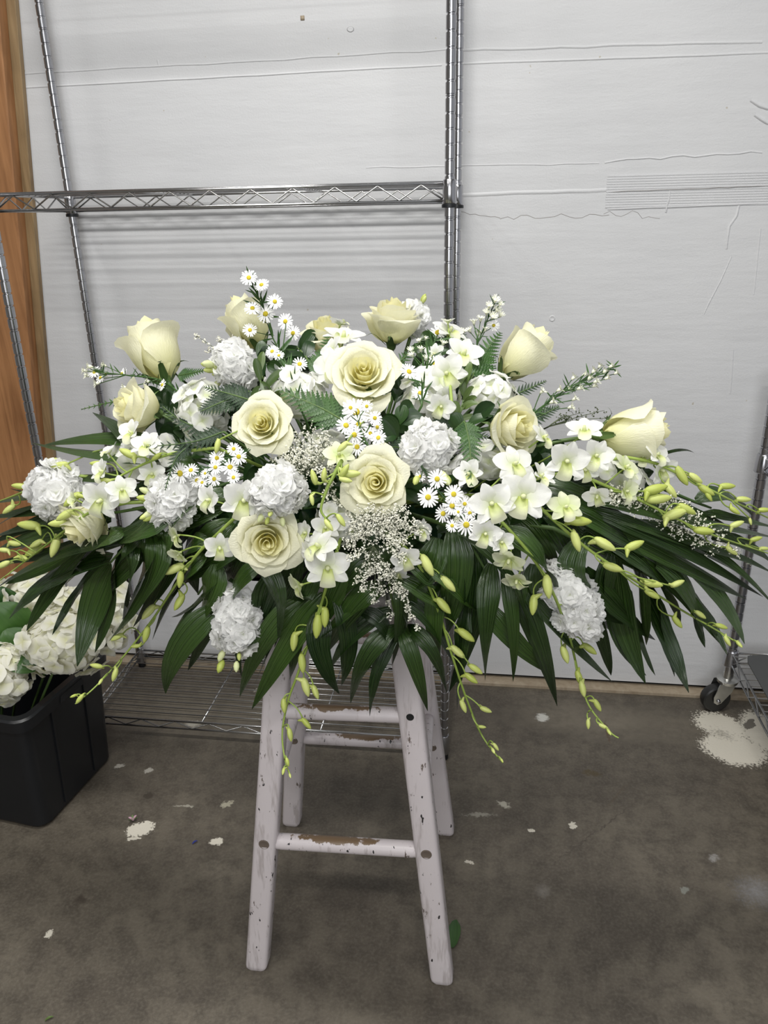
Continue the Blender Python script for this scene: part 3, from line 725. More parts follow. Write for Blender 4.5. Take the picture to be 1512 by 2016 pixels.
palm('palm frond under the right orchids with leaflets hanging like a curtain', [(1090, 1040), (1170, 1080), (1290, 1140)],
     [(1160, 1050, 1120, 1160, 1266, 1235, 46, -.02), (1215, 1100, 1225, 1220, 1271, 1346, 44, -.01), (1240, 1100, 1300, 1230, 1356, 1364, 46, -.01), (1190, 1120, 1200, 1240, 1272, 1330, 40), (1270, 1110, 1300, 1220, 1328, 1332, 34),
      (1200, 1090, 1180, 1180, 1200, 1240, 44, .01), (1290, 1110, 1350, 1160, 1385, 1250, 42, -.01), (1310, 1130, 1380, 1200, 1432, 1290, 38), (1330, 1120, 1360, 1200, 1388, 1275, 28, .02), (1150, 1120, 1210, 1200, 1290, 1260, 40, .01),
      (1260, 1100, 1260, 1180, 1272, 1270, 46, .01), (1240, 1160, 1250, 1250, 1290, 1330, 26, .01), (1120, 1100, 1150, 1170, 1190, 1220, 44, .02), (1360, 1130, 1420, 1180, 1466, 1268, 42, -.01), (1160, 1180, 1190, 1270, 1203, 1330, 22, .02)], .02)
palm('palm frond reaching right with long narrow dark leaflets', [(1080, 980), (1150, 1000), (1230, 1030)],
     [(1160, 985, 1330, 1010, 1530, 1110, 34), (1150, 1000, 1320, 1070, 1502, 1175, 32, -.01), (1160, 1020, 1330, 1110, 1470, 1180, 32), (1200, 1040, 1330, 1150, 1420, 1270, 34), (1180, 1060, 1290, 1130, 1340, 1230, 38),
      (1170, 1010, 1330, 1060, 1470, 1140, 28, .01), (1240, 1030, 1400, 1080, 1530, 1200, 36), (1150, 970, 1290, 980, 1440, 1040, 30, .01), (1130, 1030, 1230, 1100, 1340, 1170, 40, .01), (1100, 990, 1220, 1060, 1330, 1130, 44, .01),
      (1300, 1020, 1420, 1040, 1530, 1060, 26, .01), (1300, 1060, 1440, 1090, 1530, 1135, 26, .01)], .03)
palm('short palm frond with a broad leaf behind the far right orchid buds', [(1300, 960), (1360, 985), (1400, 1000)],
     [(1370, 988, 1430, 975, 1480, 1015, 42), (1290, 900, 1340, 884, 1368, 893, 6), (1380, 1010, 1440, 1020, 1530, 1040, 22), (1400, 1060, 1470, 1070, 1530, 1120, 24), (1330, 985, 1360, 1020, 1400, 1050, 34)], .06)
palm('palm leaflets lying behind the left orchids', [(420, 960), (340, 950), (280, 970)],
     [(430, 960, 330, 930, 200, 970, 36), (430, 1000, 360, 1010, 260, 1000, 40), (400, 930, 340, 905, 280, 940, 30), (440, 1040, 380, 1050, 330, 1050, 44), (450, 1020, 420, 1080, 380, 1130, 44), (520, 1010, 470, 1080, 450, 1150, 50)], .06)

palm('broad palm leaflets filling the shade under the right orchids', [(1000, 940), (1080, 960), (1160, 985)],
     [(1040, 955, 1140, 980, 1260, 1045, 48), (1050, 990, 1120, 1040, 1210, 1110, 50), (1060, 1020, 1110, 1080, 1150, 1180, 50), (1100, 960, 1220, 975, 1340, 1015, 40), (1120, 1000, 1230, 1030, 1330, 1090, 46), (1000, 1010, 1060, 1070, 1100, 1130, 50), (1150, 1040, 1240, 1090, 1330, 1160, 46), (1080, 930, 1180, 930, 1290, 960, 36)], .06)
palm('broad palm leaflets filling the shade under the left stock', [(480, 940), (400, 970), (330, 1000)],
     [(450, 960, 350, 990, 240, 1050, 50), (440, 1000, 340, 1040, 225, 1100, 50), (400, 1000, 350, 1060, 320, 1150, 50), (460, 1030, 400, 1080, 350, 1160, 48), (380, 960, 300, 965, 190, 1010, 40), (420, 1030, 370, 1100, 390, 1170, 44), (360, 1000, 290, 1030, 200, 1080, 44), (520, 1050, 450, 1110, 400, 1190, 46)], .055)
# ---------- feathery ferns
def pinna_mesh(name, mat, lobes=7, wid=0.42):
    m_ = MB(); n = lobes * 2 + 1; L = []; R_ = []
    for i in range(n):
        x = i / (n - 1); w_ = wid * .5 * (1 - x ** 1.6) * (1.0 if i % 2 else .52) + .008
        dx = .05 if i % 2 else 0
        L.append((min(1.0, x + dx), w_, .03 * (i % 2))); R_.append((min(1.0, x + dx), -w_, .03 * (i % 2)))
    for i in range(n - 1):
        a, b_ = i / (n - 1), (i + 1) / (n - 1); o = len(m_.v)
        m_.v += [(a, 0, 0), (b_, 0, 0), L[i + 1], L[i], R_[i], R_[i + 1]]
        m_.face((o, o + 1, o + 2, o + 3), [(.5, a), (.5, b_), (1, b_), (1, a)]); m_.face((o, o + 4, o + 5, o + 1), [(.5, a), (0, a), (0, b_), (.5, b_)])
    return m_.mesh(name, M[mat], False)
PIN = {'fern': pinna_mesh('pinna', 'fern'), 'fern_dark': pinna_mesh('pinna', 'fern_dark')}
def fern(label, path, width, dy=0.0, mat='fern', tilt=(0, .3), n=15, tocam=-.01):
    pp = [P(x, y, dy + tocam * i) for i, (x, y) in enumerate(path)]
    rp = catmull(pp, 6)
    f = foam_pt(rp[0]); root = thing('fern_frond', f, label, 'fern', 'leatherleaf ferns in the arrangement')
    m_ = MB(); m_.tube([f] + rp, [.0018] * 2 + [.0013 - .0009 * i / len(rp) for i in range(len(rp) - 1)], 5); build(m_, 'rachis', 'stem', root)
    nrm = cdir(tilt[0], tilt[1], 1.0); W_ = width * scale_at(rp[len(rp) // 2])
    for k in range(n):
        t = .08 + .9 * k / (n - 1); i = t * (len(rp) - 1); a = int(min(i, len(rp) - 2)); p = rp[a].lerp(rp[a + 1], i - a)
        tg = (rp[a + 1] - rp[a]).normalized(); sd = tg.cross(nrm).normalized()
        ln = W_ * .5 * (1.05 - t) ** .7 * (min(1, t * 4 + .55))
        for s_ in (-1, 1):
            x = (sd * s_ + tg * (.55 + .5 * t) + nrm * rnd(-.15, .1)).normalized()
            z = (nrm - x * nrm.dot(x)).normalized(); y = z.cross(x)
            m4 = Matrix.Translation(p) @ Matrix((x, y, z)).transposed().to_4x4() @ Matrix.Diagonal((ln, ln * rnd(.9, 1.15), ln, 1))
            part('pinna', PIN[mat], root, m4)
    return root

# ---------- roses
def rose_petals(kind, seed):
    R = random.Random(seed); out = []
    n = {'open': 22, 'half': 18, 'bud': 14}[kind]
    for i in range(n):
        t = i / (n - 1); ph = i * 2.39996 + R.uniform(-.15, .15)
        if kind == 'open':
            rt = .020 + .43 * t ** .92; h = .56 - .24 * t ** 1.5 + R.uniform(-.012, .012); W = 2.3 - 1.45 * t ** .45
            curl = .035 + .10 * max(0, t - .25) / .75 + R.uniform(0, .04) * t; pw = .55
        elif kind == 'half':
            rt = .02 + .34 * t ** .85; h = .62 - .14 * t ** 2 + R.uniform(-.015, .015); W = 2.3 - 1.30 * t ** .45
            curl = .11 * max(0, t - .45) / .55 + R.uniform(0, .04) * t; pw = .55
        else:
            rt = .02 + .27 * t ** .8; h = .78 - .10 * t ** 2 + R.uniform(-.02, .02); W = 2.3 - 1.05 * t ** .5
            curl = .085 * max(0, t - .6) / .4 + R.uniform(0, .03) * t; pw = .5
        nu, nv = 9, 9; pts = []; uv = []; r0, r1 = R.uniform(0, 6), R.uniform(0, 6); pk = R.uniform(.02, .07)
        for j in range(nv):
            v = j / (nv - 1)
            for k in range(nu):
                u = 2 * k / (nu - 1) - 1
                vm = 1 - .30 * abs(u) ** 2.6 + pk * math.exp(-(u / .22) ** 2) + .015 * sin(u * 9 + r1)
                vv = v * vm
                cup = (1 - (1 - min(1, vv * 1.0)) ** 2.3)
                r = rt * cup ** pw if kind != 'bud' else rt * (cup ** .5) * (1.12 - .30 * max(0, vv - .45) * (1 - t * .7))
                if kind == 'open' and t < .6: r *= 1 - .32 * vv * vv * (1 - t / .6)
                if kind == 'half': r *= (1.06 - .18 * max(0, vv - .5) * (1 - t))
                e = max(0, vv - .66) / .34
                r += curl * e ** 1.6; z = h * vv ** .92 - curl * .75 * e ** 2.4
                wf = .30 + .70 * min(1, vv * 1.9) ** .8
                an = ph + u * W * wf
                r += .028 * u * (.4 + t) + .010 * sin(u * 8 + r0) * vv ** 3 * (t + .2)
                pts.append((r * cos(an), r * sin(an), z)); uv.append((k / (nu - 1), v))
        m_ = MB(); m_.quadgrid(pts, uv, nu, nv)
        out.append(m_.mesh('petal', M['rose_in' if t < .42 else 'rose'], True))
    return out
RV = {(k, s_): rose_petals(k, s_ * 17 + 3) for k in ('open', 'half', 'bud') for s_ in ((0, 1, 2) if k == 'open' else (0, 1))}
def sepal_mesh(r0):
    m_ = MB(); pts = [Vector((r0 * .35 + r0 * .75 * sin(min(1, t * 1.3) * pi / 2), 0, -.01 + t * .34 - .22 * t ** 3)) for t in [i / 7 for i in range(8)]]
    pts = [p + Vector((.14 * (i / 7) ** 3, 0, 0)) for i, p in enumerate(pts)]
    leaf_strip(m_, pts, .11, Vector((1, 0, .2)), lambda v: max(.04, (1 - v) ** .7 * min(1, v * 4 + .5)), .1, 5)
    return m_.mesh('sepal', M['stem'], True)
SEP = {'open': sepal_mesh(.20), 'half': sepal_mesh(.22), 'bud': sepal_mesh(.20)}
def hip_mesh():
    m_ = MB(); m_.rings([[Vector((r * cos(a * pi / 5), r * sin(a * pi / 5), z)) for a in range(10)] for z, r in ((-.10, .03), (-.06, .06), (0, .075), (.04, .09))]); return m_.mesh('hip', M['stem'], True)
HIP = hip_mesh()
def rose(label, px, py, wpx, d, kind, dy=0.0, seed=0, roll=None):
    ax = cdir(*d); c_ = P(px, py, dy); wid = {'open': 1.02, 'half': .84, 'bud': .62}[kind]
    s_ = wpx * scale_at(c_) / wid; hh = {'open': .22, 'half': .30, 'bud': .38}[kind]
    base = c_ - ax * hh * s_
    m4 = frame(base, ax, None, s_)
    m4 = m4 @ Matrix.Rotation(seed * 1.7 if roll is None else roll, 4, 'Z')
    sp = stem_pts(base - ax * .08 * s_, -ax)
    root = thing('rose', sp[0], label, 'rose', 'cream roses in the arrangement')
    for me in RV[(kind, seed % (3 if kind == 'open' else 2))]: part('petal', me, root, m4)
    part('hip', HIP, root, m4)
    for k in range(5): part('sepal', SEP[kind], root, m4 @ Matrix.Rotation(k * 2 * pi / 5 + .3, 4, 'Z'))
    m_ = MB(); m_.tube(sp, .0028, 8); build(m_, 'stem', 'stem', root)
    return root
rose('side-on cream rose bud at upper left, tip pointing up, above another rose', 303, 697, 100, (-.38, .85, -.1), 'bud', .0, 0)
rose('cream rose turned left at the far left, beneath the upright rose bud', 272, 806, 112, (-.75, .12, .62), 'half', -.01, 1)
rose('pale yellow open rose facing front, left of centre above the small daisies', 518, 838, 118, (-.05, .12, 1), 'open', -.02, 0)
rose('half hidden cream rose behind the tall daisy spike, upper left', 488, 640, 84, (-.45, .85, .1), 'bud', .03, 1)
rose('cream rose half covered by white orchid petals at the top, left of the highest rose', 642, 664, 98, (-.15, .8, .45), 'half', .03, 0)
rose('topmost cream rose seen from the side, opening upward', 772, 636, 116, (.03, .93, .36), 'half', .01, 1, 0.6)
rose('largest yellow-cream open rose in the upper centre', 716, 738, 142, (.0, .28, 1), 'open', -.02, 2)
rose('open cream rose at the centre with a deep yellow heart', 742, 950, 132, (-.08, -.02, 1), 'open', -.03, 0, 2.2)
rose('open cream rose low at left of centre, just under the white stock', 527, 1064, 130, (.12, -.18, 1), 'open', -.03, 1, 4.0)
rose('cream rose facing right at right of centre, with creamy folded heart', 1004, 840, 118, (.62, -.02, .75), 'half', -.02, 0, 1.2)
rose('cream rose bud standing at upper right against the wall', 1030, 700, 92, (.60, .62, .1), 'bud', .02, 1)
rose('side-on cream rose at far right pointing right, green sepals at its base', 1243, 850, 100, (.95, .10, .15), 'bud', .0, 1, 2.6)
rose('partly hidden cream rose hanging at lower left among orchid buds', 170, 1032, 108, (-.55, -.55, .5), 'half', -.005, 0)

# ---------- florets
def floret_double(seed):
    R = random.Random(seed); m_ = MB()
    for l, (n, sc_, lift, up0) in enumerate(((6, 1.0, .0, -.02), (5, .86, .08, .25), (5, .66, .14, .6), (3, .42, .17, 1.2))):
        for k in range(n):
            a = 2 * pi * k / n + l * .6 + R.uniform(-.3, .3); nu, nv = 6, 4; pts = []; uv = []; r0 = R.uniform(0, 6); up = up0 + R.uniform(-.1, .2)
            ca, sa = cos(a), sin(a)
            for j in range(nv):
                v = j / (nv - 1)
                for i in range(nu):
                    u = 2 * i / (nu - 1) - 1
                    wv = .46 * sin(pi * (.10 + .58 * v))
                    ln = .5 * sc_ * (v - .12 * abs(u) ** 2 * v) / (1 + .35 * up * up)
                    z = lift + up * ln + .085 * sc_ * v * v * sin(u * 4.6 + r0) - .12 * v ** 2 * (l == 0)
                    y = u * wv * sc_ * .92
                    pts.append((ln * ca - y * sa, ln * sa + y * ca, z)); uv.append((i / (nu - 1), .12 + .88 * v))
            m_.quadgrid(pts, uv, nu, nv)
    return m_.mesh('floret', M['white'], True)
FLD = [floret_double(s_) for s_ in range(4)]
def floret_hyd(seed, mat='hyd'):
    R = random.Random(seed + 50); m_ = MB()
    for k in range(4):
        a = pi / 2 * k + R.uniform(-.12, .12); nu, nv = 5, 4; pts = []; uv = []; r0 = R.uniform(0, 6); up = R.uniform(.05, .5)
        for j in range(nv):
            v = j / (nv - 1)
            for i in range(nu):
                u = 2 * i / (nu - 1) - 1; wv = .78 * sin(pi * (.10 + .68 * v)) * .5
                ln = .52 * (v - .12 * u * u * v); z = up * ln * (1 - .6 * v) + .05 * v * sin(u * 3 + r0) + k % 2 * .02
                x, y = ln, u * wv
                pts.append((x * cos(a) - y * sin(a), x * sin(a) + y * cos(a), z)); uv.append((i / (nu - 1), v))
        m_.quadgrid(pts, uv, nu, nv)
    return m_.mesh('floret', M[mat], True)
FLH = [floret_hyd(s_) for s_ in range(3)]
FLW = [floret_hyd(s_ + 9, 'orchid') for s_ in range(3)]
def budlet():
    m_ = MB(); m_.rings([[Vector((r * cos(a * pi / 4), r * sin(a * pi / 4), z)) for a in range(8)] for z, r in ((0, .1), (.2, .24), (.5, .28), (.8, .2), (1, .04))]); return m_
BLT_G = budlet().mesh('bud', M['bud'], True); BLT_W = budlet().mesh('bud', M['lip'], True)
def ellipsoid_bloom(name, label, cat, group, px, py, rx, ry, ang, n, fs, meshes, dy=0.0, depth=None, tipbuds=0, leafy=False, root_at=None, stem_d=None, back=.25, jig=.14, fill=.82):
    """rx,ry: half sizes in px; ang: turn of the long axis (ry) from image up, clockwise"""
    c_ = P(px, py, dy); s_ = scale_at(c_); a = math.radians(ang)
    up = cdir(sin(a), cos(a), 0); rt = cdir(cos(a), -sin(a), 0); fw = cdir(0, 0, 1)
    A, B, D = rx * s_, ry * s_, (depth or rx * .8) * s_
    base = c_ - up * B * .8 - fw * D * .4 if stem_d is None else c_ + stem_d
    if root_at is None:
        sp = bez(foam_pt(base), (foam_pt(base) + base) * .5 + Vector((0, 0, .01)), base, 7) + [c_]
        loc = sp[0]
    else: sp = [root_at, (root_at + c_) * .5, c_]; loc = root_at
    root = thing(name, loc, label, cat, group)
    m_ = MB(); m_.tube(sp, .003, 6); build(m_, 'stem', 'stem', root)
    m_ = MB(); rr = []                               # the stalk core the florets sit on
    for j in range(7):
        t = -1 + 2 * j / 6; r = math.sqrt(max(.02, 1 - t * t)) * .45
        rr.append([c_ + up * B * t * .75 + rt * A * r * cos(k * pi / 4) + fw * D * r * sin(k * pi / 4) for k in range(8)])
    m_.rings(rr); build(m_, 'core', 'stem', root)
    ga = pi * (3 - 5 ** .5); k = 0; made = 0; tot = int(n / (0.5 + back * .5))
    for k in range(tot):
        y = 1 - 2 * (k + .5) / tot; r = math.sqrt(1 - y * y); th = ga * k
        x, z = cos(th) * r, sin(th) * r
        if z < -back: continue
        v = rt * (x * A) + up * (y * B) + fw * (z * D)
        nn = (rt * (x / A) + up * (y / B) + fw * (z / D)).normalized()
        nn = (nn + Vector((rnd(-1, 1), rnd(-1, 1), rnd(-1, 1))) * .30).normalized()
        q = c_ + v * (fill + rnd(-jig, jig) + .20 * sin(x * 5 + px) * cos(y * 6 + py))
        part('floret', random.choice(meshes), root, frame(q, nn, Vector((rnd(-1, 1), rnd(-1, 1), rnd(-1, 1))), fs * s_ * rnd(.85, 1.15)))
    for k in range(abs(tipbuds)):
        q = c_ + up * B * rnd(.75, 1.1) * (1 if tipbuds > 0 else -1) + rt * A * rnd(-.55, .55) + fw * D * rnd(.0, .8)
        part('bud', BLT_G if k % 3 else BLT_W, root, frame(q, (q - c_).normalized() + fw * .3, None, fs * s_ * rnd(.3, .5)))
    return root
STK = 'white stock spikes in the arrangement'
def stock(label, *a, **k): return ellipsoid_bloom('stock_flower', label, 'flower', STK, *a, meshes=FLD, fill=.68, **k)
stock('white stock spike lying at far left above the orchid buds', 112, 965, 58, 50, 60, 20, 53, dy=.0)
stock('white stock cluster at left below the yellow-eyed daisies', 338, 988, 52, 44, 80, 15, 57, dy=-.01, tipbuds=-5)
stock('ruffled white stock at centre left, directly above the low open rose', 545, 966, 54, 50, 0, 20, 55, dy=-.03, tipbuds=-4)
stock('ruffled white stock right of the central rose with green buds in its middle', 845, 888, 56, 54, 0, 20, 57, dy=-.02, tipbuds=-6)
stock('white stock spike hanging in front of the left stool leg', 466, 1222, 44, 74, 4, 24, 55, dy=-.01, tipbuds=-4)
stock('longest white stock spike, hanging at lower right among palm leaflets', 1127, 1180, 44, 98, -32, 31, 55, dy=-.005)
stock('white stock with green buds at its left tip, upper left of the arrangement', 462, 722, 50, 36, 60, 14, 57, dy=.0, tipbuds=-8)
stock('small white stock peeking out behind the topmost rose', 815, 628, 24, 32, 10, 6, 43, dy=.03, tipbuds=3)
HY = 'white hydrangea heads set deep in the arrangement'
def hyd(label, *a, **k):
    return ellipsoid_bloom('hydrangea', label, 'flower', HY, *a, meshes=FLW, **k)
hyd('white hydrangea behind ferns at left, between two cream roses', 400, 810, 60, 62, 0, 30, 44, dy=.03)
hyd('white hydrangea partly veiled by a fern, above the yellowish rose', 588, 775, 62, 44, 0, 26, 44, dy=.03)
hyd('white hydrangea right of the big upper rose, under small daisies', 846, 780, 56, 52, 0, 26, 44, dy=.03)
hyd('white hydrangea between the right-hand bud and the rose facing right', 972, 782, 46, 46, 0, 20, 42, dy=.02)
hyd('white hydrangea beneath the left-turned rose at the far left', 292, 900, 62, 44, 0, 24, 48, dy=.03)
hyd('shaded white hydrangea tucked under the yellowish rose', 640, 885, 50, 36, 0, 16, 40, dy=.05)
hyd('shaded white hydrangea low between the two central roses', 660, 1030, 46, 46, 0, 16, 40, dy=.03)
hyd('shaded white hydrangea right of centre under the rose facing right', 960, 905, 62, 38, 0, 20, 44, dy=.03)
hyd('white hydrangea peeking out under the far right rose', 1215, 940, 60, 34, 20, 18, 40, dy=.04)

# hydrangeas in the bin
BG = 'white hydrangeas in the black bin'
def binhyd(label, px, py, rx, ry, y, n=60, fs=32):
    c_ = at_y(px, py, y); s_ = scale_at(c_)
    global P
    keep = P; P = lambda a, b_, d=0.0: at_y(a, b_, y)
    o = ellipsoid_bloom('hydrangea', label, 'flower', BG, px, py, rx, ry, 0, n, fs, FLH, depth=rx, root_at=Vector((c_.x * .2 + BCX * .8 - .04, c_.y * .2 + BCY * .8, .02)), back=.6, jig=.13)
    P = keep; return o
binhyd('creamy hydrangea head at the left edge of the black bin', 8, 1325, 52, 56, 1.255, 60, 37)
binhyd('large white hydrangea head over the front right of the bin', 130, 1262, 85, 68, 1.30, 95, 39)
binhyd('white hydrangea head at the back right of the bin, beside the shelf foot', 214, 1210, 50, 82, 1.40, 60, 35)
binhyd('white hydrangea head at the back of the bin under the palm leaves', 62, 1172, 66, 40, 1.40, 50, 35)
binhyd('creamy hydrangea head in the middle of the bin, half behind palm leaflets', 130, 1205, 52, 48, 1.38, 46, 37)
lf = thing('hydrangea_leaves', (-1.12, 1.33, .05), 'cluster of dark green hydrangea leaves at the left side of the bin', 'leaf')
for (bx, by, tx, ty, w_, y) in ((60, 1260, -10, 1190, 80, 1.33), (70, 1300, 10, 1240, 70, 1.31), (30, 1290, 70, 1320, 50, 1.27), (50, 1240, 0, 1155, 60, 1.36), (70, 1230, 40, 1195, 50, 1.37), (20, 1330, 60, 1300, 50, 1.30)):
    a, b_ = at_y(bx, by, y), at_y(tx, ty, y - .02); m_ = MB()
    leaf_strip(m_, bez(a, (a + b_) * .5 + Vector((0, -.02, .02)), b_, 9), w_ * scale_at(a), cdir(.1, .5, 1), prof_oval, .1, 7, .05)
    build(m_, 'leaf', 'fern', lf)
m_ = MB(); m_.tube([(-1.12, 1.33, .02), (-1.12, 1.33, .2), at_y(60, 1260, 1.33)], .003, 6); build(m_, 'stem', 'stem', lf)

# ---------- orchids
def opetal(name, mat, ln, wd, cup, tip, refl):
    m_ = MB(); nu, nv = 7, 8; pts = []; uv = []
    for j in range(nv):
        v = j / (nv - 1); w_ = wd * .5 * sin(pi * min(1, (v * .90 + .07)) ** tip) ** .55
        for i in range(nu):
            u = 2 * i / (nu - 1) - 1
            pts.append((ln * v * (1 - .03 * u * u), u * w_, cup * v * (1 - v) * 1.2 + .10 * u * u * w_ - refl * v * v + .012 * sin(u * 5 + v * 4) * v)); uv.append((i / (nu - 1), v))
    m_.quadgrid(pts, uv, nu, nv); return m_.mesh(name, M[mat], True)
def olip(mat):
    m_ = MB(); nu, nv = 9, 8; pts = []; uv = []
    for j in range(nv):
        v = j / (nv - 1)
        for i in range(nu):
            u = 2 * i / (nu - 1) - 1; an = u * (1.9 - .9 * v); r = .075 + .085 * v ** 1.2
            pts.append((.02 + .40 * v * (1 - .10 * u * u), r * sin(an) * 1.25, .03 + .20 * v - .20 * v ** 3 + r * (1 - cos(an)) * .9 + .022 * sin(u * 12) * v * v)); uv.append((i / (nu - 1), v))
    m_.quadgrid(pts, uv, nu, nv); return m_.mesh('lip', M[mat], True)
def ocol(mat):
    m_ = MB(); m_.tube([(0, 0, -.10), (0, 0, 0), (.0, 0, .10), (.015, 0, .19)], [.025, .06, .05, .035], 8); return m_.mesh('flower', M['lip'], True)
OR = {}
for key, mt in (('w', 'orchid'), ('g', 'orchid_green')):
    OR[key] = dict(sep=opetal('petal', mt, .50, .30, .10, .85, .05), sepd=opetal('petal', mt, .48, .32, .14, .9, .02), pet=opetal('petal', mt, .52, .46, .10, 1.05, .04), lip=olip('lip'), col=ocol(mt))
def budmesh():
    m_ = MB(); m_.tube([(0, 0, -.06), (0, 0, 0), (0, 0, .15), (0, 0, .38), (0, 0, .62), (0, 0, .84), (0, 0, .97), (0, 0, 1.0)], [.05, .12, .19, .22, .20, .13, .05, .01], 10)
    m_.tube([(0, 0, .16), (.14, 0, .04), (.28, 0, -.05), (.38, 0, -.10), (.43, 0, -.13)], [.17, .13, .09, .055, .015], 8)
    return m_.mesh('bud', M['bud'], True)
BUD = budmesh()
def near(path, p):
    return min(range(len(path)), key=lambda i: (path[i] - p).length)
def orchid(label, path, flowers, buds, dy=-.015, rad=.0024, nolead=False):
    sp = catmull([P(x, y, dy) for x, y in path], 7)
    f = foam_pt(sp[0]); lead = bez(f, (f + sp[0]) * .5 + Vector((0, 0, .015)), sp[0], 6)[:-1]
    allp = lead + sp; n = len(allp)
    root = thing('orchid_spray', f, label, 'orchid', 'white dendrobium orchid sprays')
    m_ = MB(); m_.tube(allp, [rad * (1.0 - .65 * (i / n) ** 1.5) for i in range(n)], 7); stem = build(m_, 'stem', 'ostem', root)
    for fl in flowers:
        px, py, sz, dx, dyy, dz = fl[:6]; key = fl[6] if len(fl) > 6 else 'w'
        ax = cdir(dx, dyy, dz); c_ = P(px, py, dy - .012 + (fl[7] if len(fl) > 7 else 0)); s_ = sz * scale_at(c_) / .98
        roll = rnd(-.5, .5)
        m4 = frame(c_, ax, cdir(0, -1, .2), s_) @ Matrix.Rotation(roll, 4, 'Z')
        col_ = part('flower', OR[key]['col'], root, m4)
        tl = rnd(-.15, .55)
        for a, k in ((180, 'sepd'), (58, 'sep'), (-58, 'sep'), (115, 'pet'), (-115, 'pet')):
            part('petal', OR[key][k], col_, m4 @ Matrix.Rotation(math.radians(a), 4, 'Z') @ Matrix.Rotation(-.18 - tl * (.6 if k == 'sep' else 1), 4, 'Y'))
        part('lip', OR[key]['lip'], col_, m4)
        i = max(0, near(allp, c_) - 2); q = allp[i]; e = c_ - ax * .09 * s_
        m_ = MB(); m_.tube(bez(q, (q + e) * .5 - ax * .012, e, 6), [.0011] * 6, 5); build(m_, 'pedicel', 'ostem', stem)
    for b_ in buds:
        px, py, ln = b_[:3]; c_ = P(px, py, dy - .008 + rnd(-.006, .006)); L = ln * 1.12 * scale_at(c_) / 1.03
        i = near(allp, c_); i0 = max(0, i - (3 if ln > 22 else 2)); q = allp[i0]
        tg = (allp[min(i + 1, n - 1)] - allp[max(i - 1, 0)]).normalized(); off = c_ - allp[i]
        if len(b_) > 3: ax = cdir(b_[3], b_[4], .1)
        else: ax = (tg * .85 + off.normalized() * (.55 if off.length > .006 else .1) + Vector((0, 0, -.30))).normalized()
        e = c_ - ax * L * .45
        sd = off if off.length > .003 else Vector((rnd(-1, 1), 0, rnd(-1, 1))) * .01
        m4 = frame(e, ax, (sd.normalized() * -1 + Vector((0, 0, .25)) + Vector((rnd(-.5, .5), rnd(-.5, .5), 0))), L)
        part('bud', BUD, root, m4)
        k = (q - e).length; ctl = (q + e) * .5 + sd.normalized() * k * .45 - ax * k * .35
        m_ = MB(); m_.tube(bez(q, ctl, e + ax * L * .03, 7), [.0012, .0011, .001, .001, .001, .0011, .0013], 5); build(m_, 'pedicel', 'ostem', stem)
    return root
orchid('orchid spray crossing the left side, long green stem over white hydrangea', [(425, 882), (340, 893), (280, 915), (215, 950), (165, 985)],
       [(200, 985, 84, -.2, -.2, 1), (240, 965, 62, .3, .1, .9), (205, 930, 58, -.5, .3, .6), (290, 880, 66, -.2, .6, .7), (215, 893, 40, -.3, .9, .4), (300, 935, 60, .1, .2, .8, 'w', .03), (262, 855, 62, -.4, .5, .7, 'w', .02)],
       [(253, 893, 34, -1, .5), (308, 899, 20, -.7, -.5), (192, 913, 26, -1, .05), (208, 946, 22, -1, .1), (176, 972, 16, -.8, -.5), (428, 878, 26, -.2, -1)], -.03)
orchid('orchid spray of green buds over the far left stock reaching the left edge', [(250, 990), (180, 1008), (140, 1035), (95, 1070), (40, 1112), (-10, 1150)],
       [(150, 985, 40, -.6, .2, .5, 'g'), (176, 1052, 40, -.6, -.4, .5, 'g', .03)],
       [(142, 983, 36, -.8, -.7), (128, 1014, 34, -.85, -.55), (58, 1034, 40, -1, .1), (115, 1030, 34, -1, -.1), (108, 1076, 38, -.3, -1), (68, 1084, 36, -.9, -.5), (28, 1070, 24, 1, -.2), (45, 1098, 22, .9, -.3), (8, 1083, 22, -1, .1), (6, 1112, 26, -1, -.5), (72, 1070, 26, -.8, -.5)], -.03)
orchid('thin orchid spray with small buds at the far left edge', [(130, 935), (75, 955), (30, 975), (-10, 990)], [],
       [(108, 908, 30, -1, .05), (118, 916, 30, -1, -.2), (38, 957, 26, -1, .1), (18, 1002, 26, -.8, -.6), (52, 950, 14)], .0)
orchid('orchid spray arching down at lower left in front of the black bin', [(500, 985), (440, 1040), (385, 1095), (340, 1160), (300, 1220), (245, 1290), (190, 1350), (148, 1386)],
       [(480, 985, 96, .2, -.05, 1), (415, 985, 66, -.5, .1, .7), (432, 1078, 62, .3, -.2, .9), (350, 1055, 56, -.7, -.3, .5, 'g'), (355, 1088, 50, -.4, -.5, .5, 'g')],
       [(343, 1120, 38, -.9, -.45), (355, 1140, 30, -.1, -1), (353, 1185, 32, -.5, -.9), (293, 1204, 34, -.7, -.8), (288, 1248, 30, -.2, -.9), (268, 1272, 18, -1, -.1), (231, 1254, 24, -.9, -.5), (190, 1311, 22, -1, .2), (226, 1328, 24, -.3, -1), (198, 1342, 14), (157, 1376, 20, -.6, -.8), (145, 1370, 12)], -.02)
